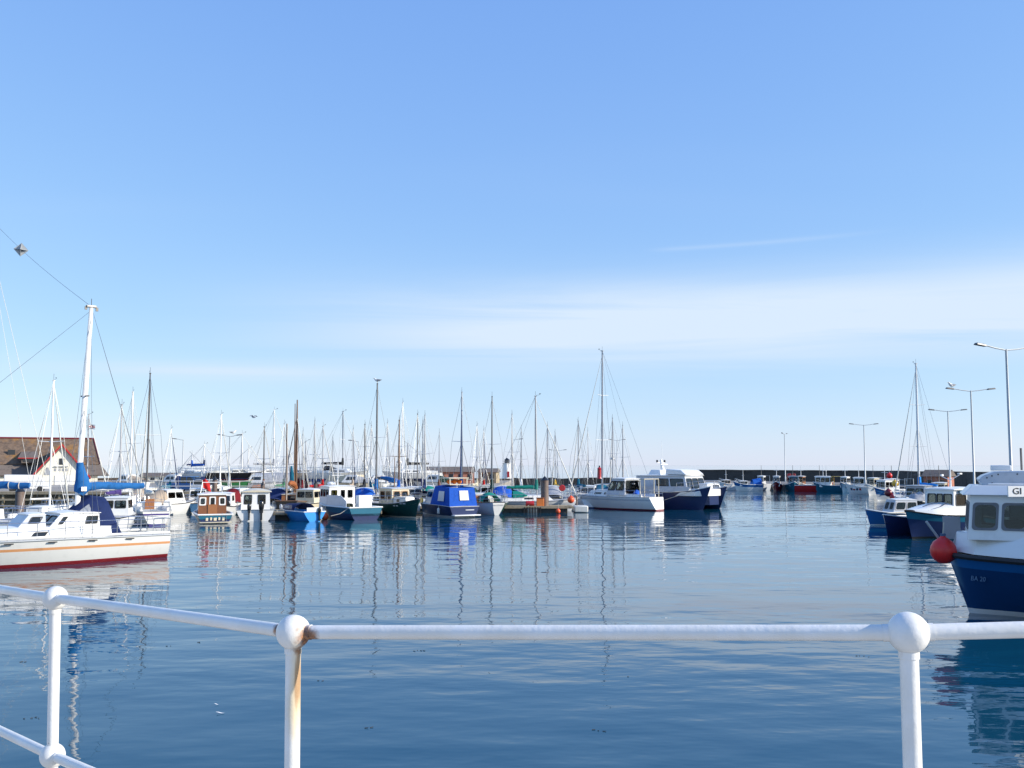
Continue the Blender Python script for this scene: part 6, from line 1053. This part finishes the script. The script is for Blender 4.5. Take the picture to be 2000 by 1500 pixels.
# ------------------------------------------------------------------ the big blue fishing boat on the right
mat('seal_grey', (0.16, 0.16, 0.17), 0.6)
def big_boat():
    hd = 157; L = 10.5; c, s_ = math.cos(R(hd)), math.sin(R(hd))
    bow = Vector((12.0, 27.3)); cen = bow - Vector((c, s_)) * (L / 2 - 0.05)
    P = thing('fishing_boat', 'large blue fishing boat with white wheelhouse and name board lettered GI', 'fishing boat', (cen.x, cen.y, 0), R(hd))
    h = Hull(P, L, 3.9, 1.60, 1.50, 1.45, 0.6, 'deepblue', 'white', 'maroon', rake=0.55, tr=0.9, bowp=0.36, mid=0.55, full=0.26, strake='rubber', sr=0.075, band=('bandblue', 0.80), booth=0.14, nst=22)
    hl = MATS['paint_navy']
    # raised white topsides, sloping inboard
    q = MB(); rows = []
    for t in [i / 20 for i in range(21)]:
        a = h.pt(t, h.zs(t), 1); xx = a.x - 0.10 * t; w = a.y; rows.append([Vector((xx, w - 0.03, h.zs(t) + 0.07)), Vector((xx - 0.06 * t, w - 0.07, h.zs(t) + 0.26)), Vector((xx - 0.16 * t, max(0.0, w - 0.24), h.zs(t) + 0.58)), Vector((xx - 0.2 * t, max(0, w - 0.32), h.zs(t) + 0.60))])
    q.grid(rows); q.grid([[Vector((p.x, -p.y, p.z)) for p in r] for r in rows]); q.grid([[r[3], Vector((r[3].x, -r[3].y, r[3].z))] for r in rows]); q.build('raised_topsides', paint('white'), P, ang=25)
    # faceted wheelhouse
    house(P, 'wheelhouse', -0.4, 4.75, 3.1, 2.35, 2.05, 3.20, 'white', {'L': [(0.155, 0.265, 0.24, 0.82), (0.285, 0.40, 0.24, 0.82), (0.42, 0.55, 0.24, 0.82), (0.57, 0.70, 0.24, 0.82), (0.72, 0.83, 0.24, 0.82), (0.02, 0.13, 0.24, 0.82)], 'R': [(0.3, 0.45, 0.24, 0.82), (0.55, 0.7, 0.24, 0.82), (0.78, 0.92, 0.24, 0.82)], 'F': [(0.05, 0.33, 0.24, 0.82), (0.37, 0.63, 0.24, 0.82), (0.67, 0.95, 0.24, 0.82)], 'B': [(0.4, 0.6, 0.0, 0.85)]}, 0, 0.10, 0.06, 'white', 0.06, 0.05, 'glass', ('seal_grey', 0.035))
    q = MB(); q.box((1.6, 0, 2.6), (0.08, 2.3, 1.1)); q.build('inner_bulkhead', paint('grey'), P, smooth=False); q = MB(); q.box((3.6, -0.3, 2.3), (0.5, 1.5, 0.5)); q.build('helm_console', 'plastic_black', P, bevel=0.05)
    q = MB(); q.add([(-0.5, 1.60, 3.215), (4.85, 1.26, 3.215), (4.6, 1.07, 3.46), (-0.5, 1.40, 3.46), (-0.5, -1.60, 3.215), (4.85, -1.26, 3.215), (4.6, -1.07, 3.46), (-0.5, -1.40, 3.46)], [(0, 1, 2, 3), (4, 5, 6, 7), (1, 5, 6, 2), (3, 2, 6, 7), (0, 1, 5, 4), (0, 3, 7, 4)]); q.build('roof_fascia', paint('white'), P, smooth=False, bevel=0.015)
    # name board turned towards the quay, lettered GI
    nb = MB(); nb.box((0, 0, 0), (0.85, 0.035, 0.27)); b = nb.build('name_board', paint('white'), P, smooth=False); b.location = (3.46, 1.62, 3.33); b.rotation_euler = (0, 0, R(180 - 3 + 38))
    text(b, 'name_lettering', 'GI', 0.23, 'plastic_black', (-0.17, -0.022, 0.0), (R(90), 0, 0), 0.004, 1.25)
    # upper shelter with rivets
    q = MB(); pts = [(4.30, 3.4), (4.42, 3.62), (4.30, 3.72), (4.0, 3.83), (-0.6, 3.88), (-0.6, 3.4)]
    q.extr(pts, -1.05, 0.75); up = q.build('upper_shelter', paint('palegrey'), P, smooth=False, bevel=0.03)
    for x_, z_ in ((4.22, 3.66), (4.1, 3.71), (3.95, 3.75), (3.5, 3.76), (3.05, 3.76), (4.1, 3.52)): q = MB(); q.lathe([(0.001, 0.02), (0.018, 0.012), (0.02, 0)], 8, (x_, 0.755, z_), 0, 'Y'); q.build('rivet', 'plastic_black', up)
    q = MB(); q.box((1.95, 0.80, 3.64), (0.55, 0.10, 0.30)); q.build('window_box', paint('white'), up, bevel=0.02); q = MB(); q.box((1.92, 0.855, 3.64), (0.34, 0.02, 0.15)); q.build('window', 'dark_glass', up, smooth=False); q = MB(); q.box((2.40, 0.82, 3.62), (0.15, 0.12, 0.22)); q.build('speaker', 'plastic_black', up, bevel=0.02)
    q = MB(); q.tube([(4.2, 0.9, 3.50), (2.6, 0.95, 3.49)], 0.022, 8); q.build('grab_rail', paint('white'), P)
    # mast with aerial arms, right edge of the picture
    q = MB(); q.tube([(1.0, 0.2, 3.85), (1.0, 0.2, 6.4)], [0.09, 0.06], 10); q.tube([(1.0, 0.2, 5.2), (1.6, 0.4, 3.86)], 0.03, 6); q.build('mast', paint('palegrey'), P)
    for z_, x_, in ((5.55, 1.72), (5.0, 1.5)):
        q = MB(); q.tube([(1.0, 0.2, z_ - 0.22), (x_, 0.45, z_)], 0.03, 6); q.box((1.18, 0.26, z_ - 0.16), (0.1, 0.1, 0.14)); q.build('aerial_arm', paint('grey'), P)
    q = MB(); q.tube([(1.72, 0.45, 5.5), (1.72, 0.45, 5.95)], 0.028, 6); q.tube([(1.72, 0.45, 5.95), (1.74, 0.45, 7.7)], [0.016, 0.008], 5); q.build('whip_aerial', paint('white'), P)
    q = MB(); q.tube([(1.5, 0.45, 4.98), (1.5, 0.45, 5.12)], 0.03, 6); q.lathe([(0.03, 0), (0.09, 0.03), (0.09, 0.06), (0.001, 0.07)], 10, (1.5, 0.45, 5.1)); q.build('gps_dome', paint('grey'), P)
    q = MB(); q.tube([(3.35, 0.2, 3.86), (3.35, 0.2, 4.45)], 0.03, 6); q.build('light_pole', 'alu_dark', P); q = MB(); q.box((3.85, 0.2, 3.92), (0.5, 0.2, 0.14)); q.build('lamp_bar', paint('white'), P, bevel=0.02)
    # registration on the bow, bow arm with pole
    a = h.pt(0.93, 1.0, 1); b2 = h.pt(0.96, 1.0, 1); an = math.atan2(b2.y - a.y, b2.x - a.x)
    text(P, 'registration', 'BA 20', 0.18, paint('dimblue'), ((a.x + b2.x) / 2, (a.y + b2.y) / 2 + 0.085, 1.0), (R(74), 0, an + math.pi), 0.004, 0.9)
    q = MB(); q.tube([(L / 2 - 0.1, 0.15, 1.55), (L / 2 + 0.5, 0.25, 2.45)], 0.035, 8); q.build('bow_pole', 'galv', P)
    q = MB(); q.box((L / 2 - 0.15, -0.5, 2.25), (0.45, 0.05, 0.62)); q.build('grey_plate', paint('grey'), P, bevel=0.01); q = MB(); q.tube([(L / 2 - 0.4, -0.5, 1.6), (L / 2 - 0.2, -0.5, 2.0)], 0.04, 6); q.build('plate_bracket', 'galv', P)
    fender('large red ball fender hanging at the bow of the large blue fishing boat', Vector((11.72, 27.0, zat(1076, 27.0))), 0.345, 'fend_red', line=0.35)
big_boat()

# ------------------------------------------------------------------ drifting weed and a feather on the near water
random.seed(21)
mat('weed_dry', (0.05, 0.035, 0.02), 0.7)
vs = []; mb = MB()
for i in range(11):
    Y = random.uniform(13.5, 24); x_ = random.uniform(-0.52, 0.35) * Y; n = random.randint(1, 4); a = random.uniform(-0.4, 0.4)
    for j in range(n):
        px_, py_ = x_ + 0.07 * j * math.cos(a) + random.uniform(-0.02, 0.02), Y + 0.07 * j * math.sin(a) + random.uniform(-0.05, 0.05)
        mb.tube([(px_, py_, 0.006), (px_ + random.uniform(0.02, 0.06), py_ + random.uniform(-0.04, 0.04), 0.010)], 0.005, 4)
o = mb.build('floating_weed', 'weed_dry'); tag(o, 'scraps of dark seaweed drifting on the near water', 'seaweed', kind='stuff')
for i, (px, py) in enumerate(((430, 1381), (423, 1365))):
    Y = H * F / (py - HOR); p = at(px, Y, 0.01); q = MB(); q.grid([[(-0.07 + 0.14 * a / 4, 0.02 * (b - 1) * math.sin(math.pi * (a + 0.3) / 4.6), 0.012 + 0.01 * math.cos(a)) for a in range(5)] for b in range(3)]); o = q.build('feather', 'gull_white', None, loc=p); tag(o, ('white feather floating on the near water beside a smaller one', 'tiny curled feather floating beside the larger white feather')[i], 'feather', 'feathers on the water')
    if i: o.scale = (0.55, 0.7, 1)
